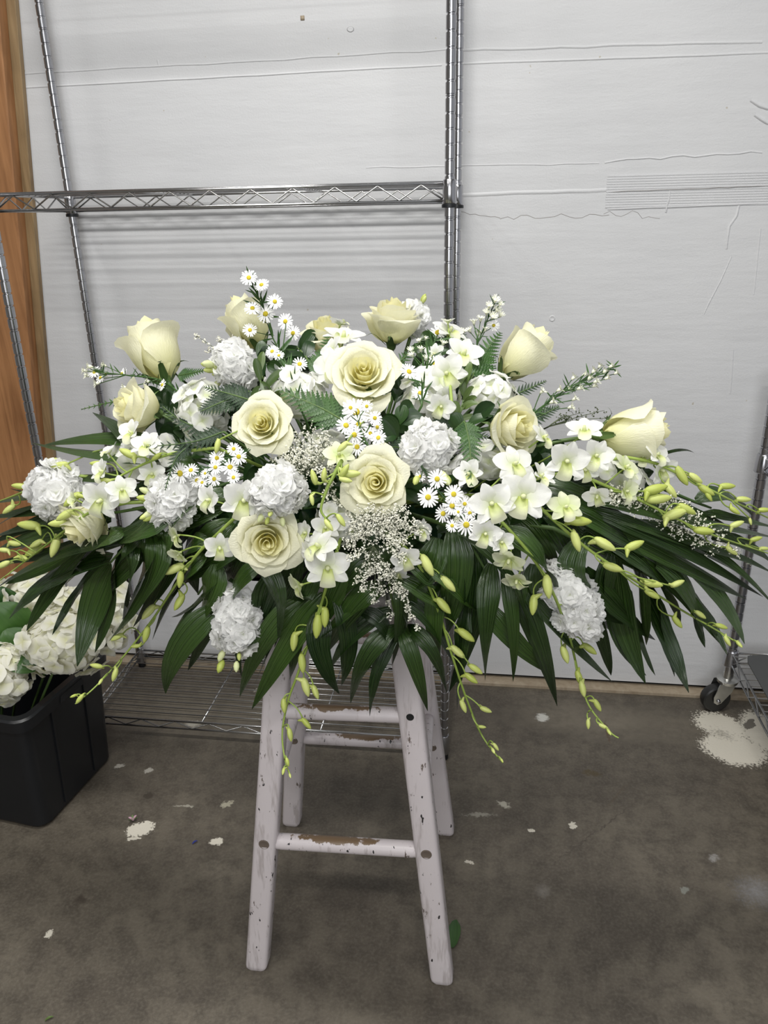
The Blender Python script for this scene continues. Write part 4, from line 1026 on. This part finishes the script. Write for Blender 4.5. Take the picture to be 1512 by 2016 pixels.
orchid('orchid spray hanging beside the left front stool leg', [(665, 1080), (650, 1130), (632, 1190), (606, 1270), (585, 1330), (567, 1380), (556, 1440), (560, 1490), (570, 1525)],
       [(645, 1118, 92, .1, .0, 1), (592, 1152, 66, -.75, -.25, .3, 'g'), (630, 1078, 80, -.4, .5, .6), (605, 1050, 56, -.6, .2, .6, 'w', .02), (640, 1040, 60, .2, .2, .8, 'w', .03), (610, 1085, 50, -.8, -.1, .4)],
       [(625, 1232, 42, -.1, -1), (640, 1214, 36, .0, -1), (579, 1262, 34, -.1, -1), (595, 1305, 34, .1, -1), (602, 1352, 34, .3, -1), (621, 1362, 26, .4, -1), (559, 1389, 26, .1, -1), (603, 1424, 24, .7, -.8), (571, 1446, 24, .2, -1), (566, 1500, 16, .3, -1), (558, 1518, 14), (571, 1527, 10)], -.02)
orchid('orchid spray dangling right of the stool centre down to the rung', [(790, 1070), (826, 1115), (862, 1200), (890, 1290), (920, 1380), (950, 1450), (990, 1502)],
       [(798, 1098, 66, .1, -.3, .9), (828, 1045, 52, .6, .2, .6, 'w', .02), (785, 1130, 44, -.2, -.6, .6, 'w', .02)],
       [(841, 1112, 42, .5, -.95), (882, 1149, 36, .7, -.75), (873, 1192, 36, .7, -.8), (917, 1250, 36, .8, -.6), (901, 1283, 32, .8, -.7), (936, 1317, 28, .9, -.6), (927, 1335, 28, .8, -.6), (912, 1390, 24, .4, -1), (956, 1397, 22, 1, -.4), (949, 1431, 14, 1, -.1), (976, 1470, 16, .6, -.8), (971, 1478, 14), (988, 1497, 10)], -.02)
orchid('orchid spray curving over the hanging stock spike at lower right', [(940, 985), (990, 1030), (1050, 1100), (1090, 1170), (1120, 1250), (1140, 1330), (1160, 1390), (1200, 1440), (1218, 1453)],
       [(968, 992, 94, -.1, .05, 1), (955, 1050, 70, .0, -.1, 1), (925, 935, 66, -.4, .3, .8, 'w', .01), (985, 1068, 56, .3, .1, .8), (1003, 1100, 70, -.3, -.6, .6, 'g'), (1018, 1140, 62, -.3, -.7, .5, 'g'), (905, 990, 50, -.2, .3, .8, 'w', .02), (1012, 915, 84, .2, .3, .9, 'w', .01)],
       [(1078, 1154, 42, .1, -1), (1050, 1190, 36, -.1, -1), (1124, 1219, 36, .3, -.95), (1143, 1218, 32, .6, -.8), (1112, 1288, 32, .3, -.95), (1160, 1277, 30, .8, -.6), (1140, 1334, 28, .3, -.95), (1147, 1356, 28, .2, -1), (1176, 1388, 24, .5, -.9), (1158, 1425, 18, .0, -1), (1188, 1430, 18, .9, -.4), (1199, 1441, 14)], -.03)
orchid('orchid spray with lime buds crossing the lower right palm leaflets', [(1040, 975), (1075, 1010), (1150, 1075), (1230, 1130), (1340, 1200), (1410, 1240), (1462, 1272)],
       [(1030, 978, 106, -.1, .05, 1), (1112, 1000, 72, .1, .3, .8, 'g'), (1062, 940, 64, .5, .6, .6), (1114, 908, 92, .05, -.05, 1), (1068, 862, 64, .6, .4, .5, 'w', .02)],
       [(1140, 1026, 42, 1, -.05), (1134, 1065, 38, .3, -1), (1190, 1071, 42, .85, -.5), (1248, 1074, 36, .9, .4), (1206, 1117, 36, .9, -.3), (1285, 1149, 34, 1, -.2), (1333, 1149, 26, .9, .4), (1283, 1169, 30, .8, -.5), (1333, 1224, 26, .6, -.8), (1379, 1210, 22, .8, -.6), (1420, 1233, 22, .9, -.3), (1432, 1262, 20, .5, -.9), (1455, 1268, 16)], -.03)
orchid('orchid spray from below the far right rose to the right edge, thick with buds', [(1130, 930), (1190, 955), (1260, 985), (1330, 1020), (1400, 1052), (1530, 1095)],
       [(1150, 850, 76, -.1, .7, .6, 'w'), (1172, 898, 74, .1, .1, 1), (1176, 975, 58, -.3, -.5, .7), (1228, 968, 62, .4, .1, .5, 'g'), (1230, 922, 66, .5, .5, .6, 'g'), (1150, 925, 60, .1, -.1, .9, 'w', .01)],
       [(1290, 963, 42, .95, .25), (1296, 982, 44, .9, .1), (1328, 1012, 44, .95, .3), (1352, 1002, 34, .85, -.5), (1385, 1045, 36, 1, -.1), (1450, 1032, 26, .9, .35), (1488, 1061, 22, .95, .25), (1440, 1084, 24, .8, -.6), (1504, 1080, 18, 1, 0)], -.01)
orchid('upper orchid spray passing behind the far right rose to the right edge', [(1230, 900), (1290, 912), (1360, 945), (1440, 985), (1530, 1028)],
       [(1290, 898, 62, .4, .5, .7), (1300, 925, 66, .3, -.2, .8, 'w', .02), (1265, 900, 50, -.1, .2, .9, 'w', .02)],
       [(1342, 936, 38, .5, -.9), (1369, 941, 28, .8, -.6), (1390, 965, 32, .8, -.5), (1395, 977, 20), (1431, 957, 28, 1, .0), (1320, 965, 32, .6, -.8), (1463, 983, 26, 1, -.05), (1446, 1005, 22, .7, -.5), (1504, 1004, 22, 1, 0), (1477, 1026, 14, .2, -1)], .0)
orchid('short bent orchid stem with round buds left of the central rose', [(672, 908), (655, 940), (643, 965), (632, 1005), (650, 1028)],
       [(668, 897, 64, .0, .4, .8, 'g', .02)],
       [(690, 933, 34, 1, .05), (678, 927, 28, .2, .3), (618, 940, 28, -.2, .7), (638, 935, 24, .1, .9), (680, 945, 24, .9, -.2), (614, 984, 20, .2, -1), (671, 1024, 26, .6, -.9), (647, 1034, 24, .6, -.8), (675, 879, 26, -.6, -.6)], -.045, .0028)
orchid('white orchid blooms between the two upper centre roses', [(700, 790), (680, 740), (668, 690), (668, 660)],
       [(655, 722, 84, -.4, .1, .8), (676, 668, 88, .1, .7, .4), (655, 690, 60, -.6, .4, .5), (669, 640, 46, .2, 1, -.1)], [], -.005)
orchid('white orchid blooms rising right of the topmost rose', [(890, 800), (885, 730), (890, 680), (882, 645)],
       [(884, 655, 72, .3, .6, .5), (880, 735, 82, -.2, -.1, .9), (912, 700, 80, .2, .5, .7), (858, 700, 50, -.4, .3, .6, 'w', .02), (868, 800, 60, 0, -.2, 1, 'w', .01), (882, 636, 34, 0, 1, 0)], [], -.01)

# ---------- small daisies (asters)
def ray_mesh(n, closed, seed):
    R = random.Random(seed); m_ = MB()
    for k in range(n):
        a = 2 * pi * k / n + R.uniform(-.08, .08); up = (.05 if not closed else 1.1) + R.uniform(-.12, .12); L = .5 * R.uniform(.88, 1.04); w_ = .044
        rows = []; uv = []
        for j, (v, ww) in enumerate(((.26, .6), (.6, 1.0), (.92, .9), (1.0, .35))):
            r = L * v * (1 if not closed else .75); z = up * r * (1 - .3 * v) + R.uniform(-.005, .005)
            for u in (-1, 0, 1):
                y = u * w_ * ww; rows.append((r * cos(a) - y * sin(a), r * sin(a) + y * cos(a), z + (.012 if u == 0 else 0))); uv.append((u * .5 + .5, v))
        m_.quadgrid(rows, uv, 3, 4)
    if closed: m_.rings([[Vector((r * cos(a * pi / 4), r * sin(a * pi / 4), z)) for a in range(8)] for z, r in ((-.2, .05), (0, .13), (.15, .14))])
    return m_.mesh('flower_head', M['ray_c' if closed else 'ray'], True)
RAY = [ray_mesh(18, False, 1), ray_mesh(21, False, 2), ray_mesh(16, False, 3)]; RAYC = [ray_mesh(13, True, 4), ray_mesh(11, True, 5)]
m_ = MB(); m_.rings([[Vector((r * cos(a * pi / 6), r * sin(a * pi / 6), z)) for a in range(12)] for z, r in ((-.05, .05), (.0, .15), (.05, .155), (.085, .12), (.10, .05))]); DISC = m_.mesh('disc', M['disc'], True)
m_ = MB(); leaf_strip(m_, [Vector((0, 0, t)) + Vector((.08 * t * t, 0, 0)) for t in [i / 4 for i in range(5)]], .12, Vector((1, 0, 0)), prof_oval, .2, 3); NLEAF = m_.mesh('leaf', M['fern'], True)
def aster(label, path, heads, dy=0.0, face=(0, .25, 1), leaves=24, closed=False, leaflen=34, spread=.4):
    sp = catmull([P(x, y, dy) for x, y in path], 6); f = foam_pt(sp[0])
    root = thing('daisy_stem', f, label, 'daisy', 'small white daisies in the arrangement')
    allp = [f] + sp; m_ = MB(); m_.tube(allp, [.0016 - .0009 * i / len(allp) for i in range(len(allp))], 5)
    hs = []
    for h in heads:
        px, py, sz = h[:3]; cl = closed or (len(h) > 3 and h[3] == 'c')
        c_ = P(px, py, dy + rnd(-.02, .004)); i = max(0, near(sp, c_) - 3); q = sp[i]
        if cl: ax = (cdir(face[0] + rnd(-.3, .3), face[1] + rnd(-.3, .3), face[2]) + (c_ - q).normalized() * .6).normalized()
        else: ax = cdir(face[0] + rnd(-spread, spread), face[1] + rnd(-spread, spread), face[2])
        m_.tube(bez(q, (q + c_) * .5 - ax * .004, c_ - ax * .002, 5), .0007, 4)
        hs.append((c_, ax, sz, cl))
    stem = build(m_, 'stem', 'fern', root)
    for c_, ax, sz, cl in hs:
        m4 = frame(c_, ax, Vector((rnd(-1, 1), .3, rnd(-1, 1))), sz * scale_at(c_))
        hd = part('flower_head', random.choice(RAYC if cl else RAY), root, m4)
        part('disc', DISC, hd, m4 @ Matrix.Scale(.75 if cl else .88, 4))
    for k in range(leaves):
        i = random.randrange(len(sp) - 1); p = sp[i].lerp(sp[i + 1], random.random()); tg = (sp[i + 1] - sp[i]).normalized()
        d = (tg * rnd(.4, 1.2) + Vector((rnd(-1, 1), rnd(-1, .4), rnd(-.7, 1)))).normalized()
        part('leaf', NLEAF, root, frame(p, d, Vector((rnd(-1, 1), -1, .5)), leaflen * scale_at(p) * rnd(.6, 1.1)))
    return root
aster('tall spike of small daisies standing at upper left above everything', [(590, 800), (565, 720), (535, 660), (515, 600), (492, 552)],
      [(490, 547, 34), (515, 561, 32), (541, 594, 32), (497, 607, 34), (523, 618, 38), (562, 633, 34), (492, 650, 30), (577, 656, 32), (536, 692, 30), (549, 700, 24), (590, 717, 34), (562, 733, 32)], .0, (0, .3, 1), 60, leaflen=40)
aster('daisy sprig poking out at the far left beside the shelf post', [(370, 790), (320, 750), (260, 740), (185, 732)],
      [(178, 722, 28, 'c'), (186, 733, 28), (198, 744, 26), (206, 720, 24, 'c'), (174, 740, 24, 'c'), (192, 755, 24, 'c'), (168, 730, 22, 'c'), (240, 736, 28), (246, 763, 24, 'c'), (320, 758, 26), (292, 752, 22, 'c'), (209, 737, 22)], .01, (-.5, .2, .8), 34, leaflen=26)
aster('bunch of yellow-eyed daisies at left of centre above the white stock', [(500, 880), (450, 905), (405, 925), (360, 935)],
      [(355, 932, 46), (376, 926, 34), (388, 946, 32), (404, 932, 22), (427, 902, 32), (424, 920, 30), (453, 920, 40), (422, 943, 32), (460, 884, 30), (470, 899, 34), (434, 893, 24), (460, 940, 30), (398, 950, 24)], -.02, (-.05, .15, 1), 26, leaflen=26)
aster('cluster of daisies directly below the largest rose', [(740, 900), (720, 870), (708, 840), (702, 812)],
      [(700, 811, 60), (681, 838, 42), (706, 836, 42), (738, 823, 30), (697, 856, 40), (743, 841, 28), (729, 853, 28), (745, 862, 34), (703, 880, 38), (722, 800, 26), (690, 803, 30)], -.03, (0, .1, 1), 14, leaflen=22)
aster('daisies at right of the central rose under the ruffled white stock', [(820, 900), (850, 950), (880, 985), (905, 1010)],
      [(843, 979, 44), (861, 943, 40), (827, 938, 24), (893, 973, 40), (890, 996, 40), (915, 992, 30), (872, 1011, 38), (918, 1033, 46), (898, 1020, 20, 'c'), (890, 1035, 28), (925, 1010, 28), (902, 1008, 22)], -.035, (.05, .1, 1), 14, leaflen=22)
aster('daisies and tiny green buds right of the topmost rose', [(830, 800), (835, 750), (845, 700), (862, 656)],
      [(862, 655, 42), (805, 732, 38), (856, 716, 34), (828, 690, 24, 'c'), (812, 700, 22, 'c'), (827, 774, 34), (840, 708, 26, 'c'), (838, 668, 16, 'c'), (826, 672, 16, 'c'), (808, 690, 20, 'c'), (872, 678, 24, 'c')], -.01, (0, .2, 1), 40, leaflen=34)
aster('dense daisy spike at upper right, right of the shelf post', [(915, 740), (935, 690), (955, 640), (975, 595)],
      [(975, 592, 26, 'c'), (984, 600, 20, 'c'), (963, 604, 24, 'c'), (978, 612, 26, 'c'), (958, 617, 24, 'c'), (970, 625, 26, 'c'), (985, 622, 22, 'c'), (946, 630, 24, 'c'), (933, 636, 24, 'c'), (972, 641, 26), (942, 658, 24, 'c'), (925, 652, 24, 'c'), (912, 655, 24, 'c'), (955, 650, 20, 'c')], .02, (0, .5, .7), 30, leaflen=22)
aster('long daisy spike reaching out right toward the bare wall', [(1030, 830), (1075, 795), (1130, 758), (1210, 722)],
      [(1202, 722, 24, 'c'), (1190, 732, 26, 'c'), (1212, 735, 22, 'c'), (1180, 722, 22, 'c'), (1194, 745, 24, 'c'), (1168, 732, 26, 'c'), (1160, 745, 26, 'c'), (1172, 752, 26, 'c'), (1150, 738, 24, 'c'), (1128, 745, 26, 'c'), (1140, 765, 26, 'c'), (1100, 768, 26, 'c'), (1118, 768, 22, 'c'), (1130, 786, 24, 'c'), (1066, 772, 24, 'c'), (1086, 792, 26, 'c'), (1122, 802, 26, 'c'), (1170, 760, 22, 'c')], .02, (.5, .5, .5), 56, leaflen=30)

fern('pale patterned fern tip pointing left over hydrangea, upper centre left', [(680, 830), (625, 800), (548, 768)], 110, .0)
fern('fern sprig behind the upper left rose bud pointing right', [(350, 740), (375, 735), (410, 728)], 40, .01)
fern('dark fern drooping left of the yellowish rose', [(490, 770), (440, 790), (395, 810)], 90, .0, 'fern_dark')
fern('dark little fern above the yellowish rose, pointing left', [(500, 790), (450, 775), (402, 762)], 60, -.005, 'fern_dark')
fern('bright green fern leaning against the right-hand rose bud', [(930, 740), (950, 700), (985, 655)], 100, .0)
fern('fern hanging down left of the rose facing right', [(915, 830), (925, 880), (928, 955)], 80, -.02)
fern('fern tips standing between the upper roses at left', [(620, 740), (640, 700), (645, 655)], 80, .02)
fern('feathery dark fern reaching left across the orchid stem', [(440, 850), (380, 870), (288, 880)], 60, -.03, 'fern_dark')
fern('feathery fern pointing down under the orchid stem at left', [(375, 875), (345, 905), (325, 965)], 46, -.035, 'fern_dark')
fern('small fern at the far left above the palm blade', [(290, 800), (235, 790), (160, 806)], 40, .0)
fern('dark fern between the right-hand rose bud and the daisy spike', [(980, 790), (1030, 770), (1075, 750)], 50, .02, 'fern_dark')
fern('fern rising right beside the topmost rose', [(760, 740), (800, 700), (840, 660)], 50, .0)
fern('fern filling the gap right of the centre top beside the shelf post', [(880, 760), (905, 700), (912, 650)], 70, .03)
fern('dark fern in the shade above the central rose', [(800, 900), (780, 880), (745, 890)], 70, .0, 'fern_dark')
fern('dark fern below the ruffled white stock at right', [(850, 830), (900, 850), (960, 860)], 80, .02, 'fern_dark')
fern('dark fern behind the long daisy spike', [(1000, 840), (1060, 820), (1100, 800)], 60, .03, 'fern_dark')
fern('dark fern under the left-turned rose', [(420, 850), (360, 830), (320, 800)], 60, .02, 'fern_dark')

# ---------- broad filler leaves deep in the mound
def sprig(label, path, n, ln, wd, dy, mat, spread=1.0, name='greenery_sprig', face=None):
    sp = catmull([P(x, y, dy) for x, y in path], 6); f = foam_pt(sp[0])
    root = thing(name, f, label, 'greenery', 'leafy green sprigs between the flowers')
    m_ = MB(); m_.tube([f] + sp, .0015, 5); build(m_, 'stem', 'stem', root)
    for k in range(n):
        i = min(len(sp) - 2, int((k + .5) / n * (len(sp) - 1))); p = sp[i]; tg = (sp[i + 1] - sp[i]).normalized()
        d = (tg * rnd(.3, 1) + cdir(rnd(-1, 1) * spread, rnd(-1, 1) * spread, rnd(-.1, .6))).normalized(); L = ln * scale_at(p) * rnd(.7, 1.15)
        m_ = MB(); leaf_strip(m_, bez(p, p + d * L * .55 + Vector((0, 0, .004)), p + d * L + Vector((0, 0, -.15 * L)), 8), wd * scale_at(p) * rnd(.8, 1.2), cdir(rnd(-.6, .6), rnd(-.2, .8), 1), prof_oval, rnd(.05, .25), 5)
        build(m_, 'leaf', mat, root)
    return root
sprig('olive leaf sprig standing upright right of centre under orchids', [(900, 830), (912, 790), (918, 740)], 10, 52, 15, .01, 'olive', .35)
sprig('round green leaves just right of the biggest rose', [(780, 860), (785, 835), (800, 815)], 7, 52, 34, -.01, 'salal', .9)
sprig('pale green leaves beneath the upper left stock', [(540, 800), (520, 770), (508, 735)], 7, 60, 18, .01, 'olive', .5)
sprig('green leaf pair below the fern right of centre', [(900, 850), (925, 835), (940, 820)], 6, 56, 30, .01, 'salal', .8)
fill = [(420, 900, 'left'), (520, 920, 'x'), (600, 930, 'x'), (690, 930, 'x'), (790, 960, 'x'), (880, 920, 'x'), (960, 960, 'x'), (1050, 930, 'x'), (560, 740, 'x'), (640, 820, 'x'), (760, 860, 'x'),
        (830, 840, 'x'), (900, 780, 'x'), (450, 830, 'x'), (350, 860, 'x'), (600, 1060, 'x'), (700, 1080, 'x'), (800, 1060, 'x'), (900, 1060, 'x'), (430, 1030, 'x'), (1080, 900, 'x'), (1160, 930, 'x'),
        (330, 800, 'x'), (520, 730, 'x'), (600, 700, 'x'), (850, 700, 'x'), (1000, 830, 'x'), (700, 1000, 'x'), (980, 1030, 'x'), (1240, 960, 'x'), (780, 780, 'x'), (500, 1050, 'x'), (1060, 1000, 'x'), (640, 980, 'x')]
LM = [('the upright far left rose bud', 303, 697), ('the rose turned left', 272, 806), ('the yellowish rose', 518, 838), ('the tall daisy spike', 540, 640), ('the topmost rose', 772, 636), ('the largest rose', 716, 738),
      ('the central rose', 742, 950), ('the low open rose', 527, 1064), ('the rose facing right', 1004, 840), ('the upper right rose bud', 1030, 700), ('the far right rose', 1243, 850), ('the ruffled stock above the low rose', 545, 966),
      ('the ruffled stock right of centre', 845, 888), ('the white stock left of centre', 338, 988), ('the drooping sea lavender', 745, 1070), ('the daisies right of the central rose', 890, 1000), ('the big orchid bloom right of centre', 1030, 978)]
USED = {}
def where(x, y):
    for nm, lx, ly in sorted(LM, key=lambda l: (l[1] - x) ** 2 + (l[2] - y) ** 2):
        dx, dy_ = x - lx, y - ly
        for dr in ((('right of' if dx > 0 else 'left of'), ('below' if dy_ > 0 else 'above')) if abs(dx) > abs(dy_) else (('below' if dy_ > 0 else 'above'), ('right of' if dx > 0 else 'left of'))):
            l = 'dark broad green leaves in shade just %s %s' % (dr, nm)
            if l not in USED: USED[l] = 1; return l
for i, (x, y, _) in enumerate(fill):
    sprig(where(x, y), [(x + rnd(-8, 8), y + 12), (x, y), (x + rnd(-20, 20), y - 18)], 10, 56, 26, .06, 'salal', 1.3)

# ---------- sea lavender (limonium)
def limonium(label, base, tips, n, dy=-.02, sz=.0017, spread=16, mat='limonium'):
    b0 = P(*base, dy + .03); f = foam_pt(b0)
    root = thing('sea_lavender', f, label, 'filler flower', 'dry cream sea lavender sprigs')
    s_ = MB(); q = MB(); b1 = P(*base, dy)
    s_.tube([f, b0, b1], .0011, 4)
    per = max(1, n // len(tips))
    for (tx, ty, *sp_) in tips:
        sd = sp_[0] if sp_ else spread
        t = P(tx, ty, dy + rnd(-.015, .01)); pts = bez(b1, (b1 + t) * .5 + Vector((rnd(-.01, .01), rnd(-.01, .005), rnd(0, .012))), t, 9)
        s_.tube(pts, [.0008 - .0005 * i / 9 for i in range(9)], 4)
        for k in range(per):
            i = random.choice((3, 4, 5, 6, 7, 8, 8, 7, 6)); o_ = pts[i]
            e = o_ + cdir(rnd(-1, 1), rnd(-1, 1), rnd(-.6, .9)) * (sd * scale_at(o_) * rnd(.2, 1.0))
            if k % 4 == 0: s_.tube([o_, (o_ + e) * .5 + Vector((0, 0, .002)), e], .00035, 3, False)
            for c in range(2):
                c_ = e + Vector((rnd(-1, 1), rnd(-1, 1), rnd(-1, 1))) * .0022; d = cdir(rnd(-1, 1), rnd(-.5, 1), rnd(0, 1)); L = sz * rnd(.8, 1.6)
                a = d.orthogonal().normalized(); b_ = d.cross(a); o2 = len(q.v)
                q.v += [tuple(c_ - d * L), tuple(c_ + a * L * .8 + d * L), tuple(c_ - a * L * .4 + b_ * L * .7 + d * L), tuple(c_ - a * L * .4 - b_ * L * .7 + d * L), tuple(c_ + d * L * .6)]
                for tri in ((0, 1, 2), (0, 2, 3), (0, 3, 1), (1, 4, 2), (2, 4, 3), (3, 4, 1)): q.face([o2 + z for z in tri])
    build(s_, 'stem', 'limstem', root)
    tag(build(q, 'florets', mat, root, False), kind='stuff')
limonium('dense cream sea lavender below and right of the yellowish rose', (600, 930), [(540, 905), (560, 880), (585, 860), (610, 850), (640, 870), (600, 890), (625, 900), (650, 880), (570, 905), (590, 915), (640, 855), (555, 930), (615, 925)], 620, -.005, .0012, 22)
limonium('large drooping sea lavender below the central rose', (740, 1020), [(700, 1025), (720, 1010), (760, 1015), (790, 1010), (815, 1045), (780, 1050), (750, 1050), (770, 1075), (800, 1075), (700, 1045), (690, 1070), (720, 1060), (785, 1100), (735, 1035), (830, 1040)], 900, -.03, .0012, 24)
limonium('thin trailing sea lavender hanging in front of the stool top', (735, 1075), [(700, 1145, 10), (715, 1160, 12), (735, 1185, 12), (750, 1170, 12), (755, 1140, 14), (775, 1160, 12), (770, 1210, 9), (800, 1180, 12), (820, 1235, 8), (728, 1130, 14), (805, 1200, 9), (690, 1100, 10)], 420, -.035, .0012, 12)
limonium('sea lavender under the orchid buds at the far right', (1180, 965), [(1230, 990), (1270, 985), (1310, 985), (1340, 990), (1300, 1010), (1360, 1010), (1390, 1030), (1330, 1040), (1370, 1060), (1420, 1050), (1400, 1080), (1450, 1090, 12), (1475, 1105, 10), (1430, 1070), (1250, 1000), (1205, 985)], 760, .005, .0012, 22)
limonium('thin bare sprig poking out above the upper left stock', (470, 720), [(388, 662, 5), (430, 662, 8), (460, 662, 6), (408, 690, 7)], 90, .02, .0015, 8)
limonium('fine dark branching sprig at right above the far right rose', (1080, 840), [(1190, 808, 9), (1150, 812, 12), (1120, 818, 10), (1140, 830, 8), (1205, 825, 8)], 60, .03, .0011, 10, 'limstem')
limonium('sea lavender specks left of the central rose', (650, 960), [(630, 925, 10), (650, 955, 10), (668, 990, 12), (655, 915, 10), (690, 1010, 12), (640, 990, 8)], 150, -.02, .0014, 12)

# ---------- small litter on the floor
def litter(name, label, cat, px, py, ln, wd, ang, mat):
    c_ = on_floor(px, py, .002); d = Vector((cos(ang), sin(ang), 0)); L = ln
    root_mb = MB(); leaf_strip(root_mb, bez(c_ - d * L / 2, c_ + Vector((0, 0, .006)), c_ + d * L / 2 + Vector((0, 0, .001)), 8), wd, Vector((0, 0, 1)), prof_oval, .12, 5, .1)
    me = root_mb.mesh(name, M[mat], True, c_); o = bpy.data.objects.new(name, me); o.location = c_; COL.objects.link(o); tag(o, label, cat); return o
litter('fallen_leaf', 'green leaf lying on the floor behind the right front stool leg', 'leaf', 894, 1838, .060, .024, 1.5, 'fern')
litter('fallen_leaf', 'tiny pale leaf on the floor at the bottom left edge', 'leaf', 97, 2006, .014, .005, .6, 'olive')
litter('plastic_scrap', 'small dark blue scrap on the floor left of the stool', 'litter', 384, 1659, .013, .005, .8, 'blue')
c_ = on_floor(262, 1614, .004); fb = thing('fallen_bud', c_ - Vector((0, 0, .004)), 'tiny fallen pink flower bud on the floor beside the white paint mark', 'flower')
for k in range(6):
    m_ = MB(); a = k * 1.05; d = Vector((cos(a), sin(a), 0)); leaf_strip(m_, bez(c_, c_ + d * .006 + Vector((0, 0, .004)), c_ + d * .010 + Vector((0, 0, .006)), 5), .006, Vector((0, 0, 1)), prof_oval, .2, 3)
    build(m_, 'petal', 'pinkbud' if k % 2 else 'olive', fb)
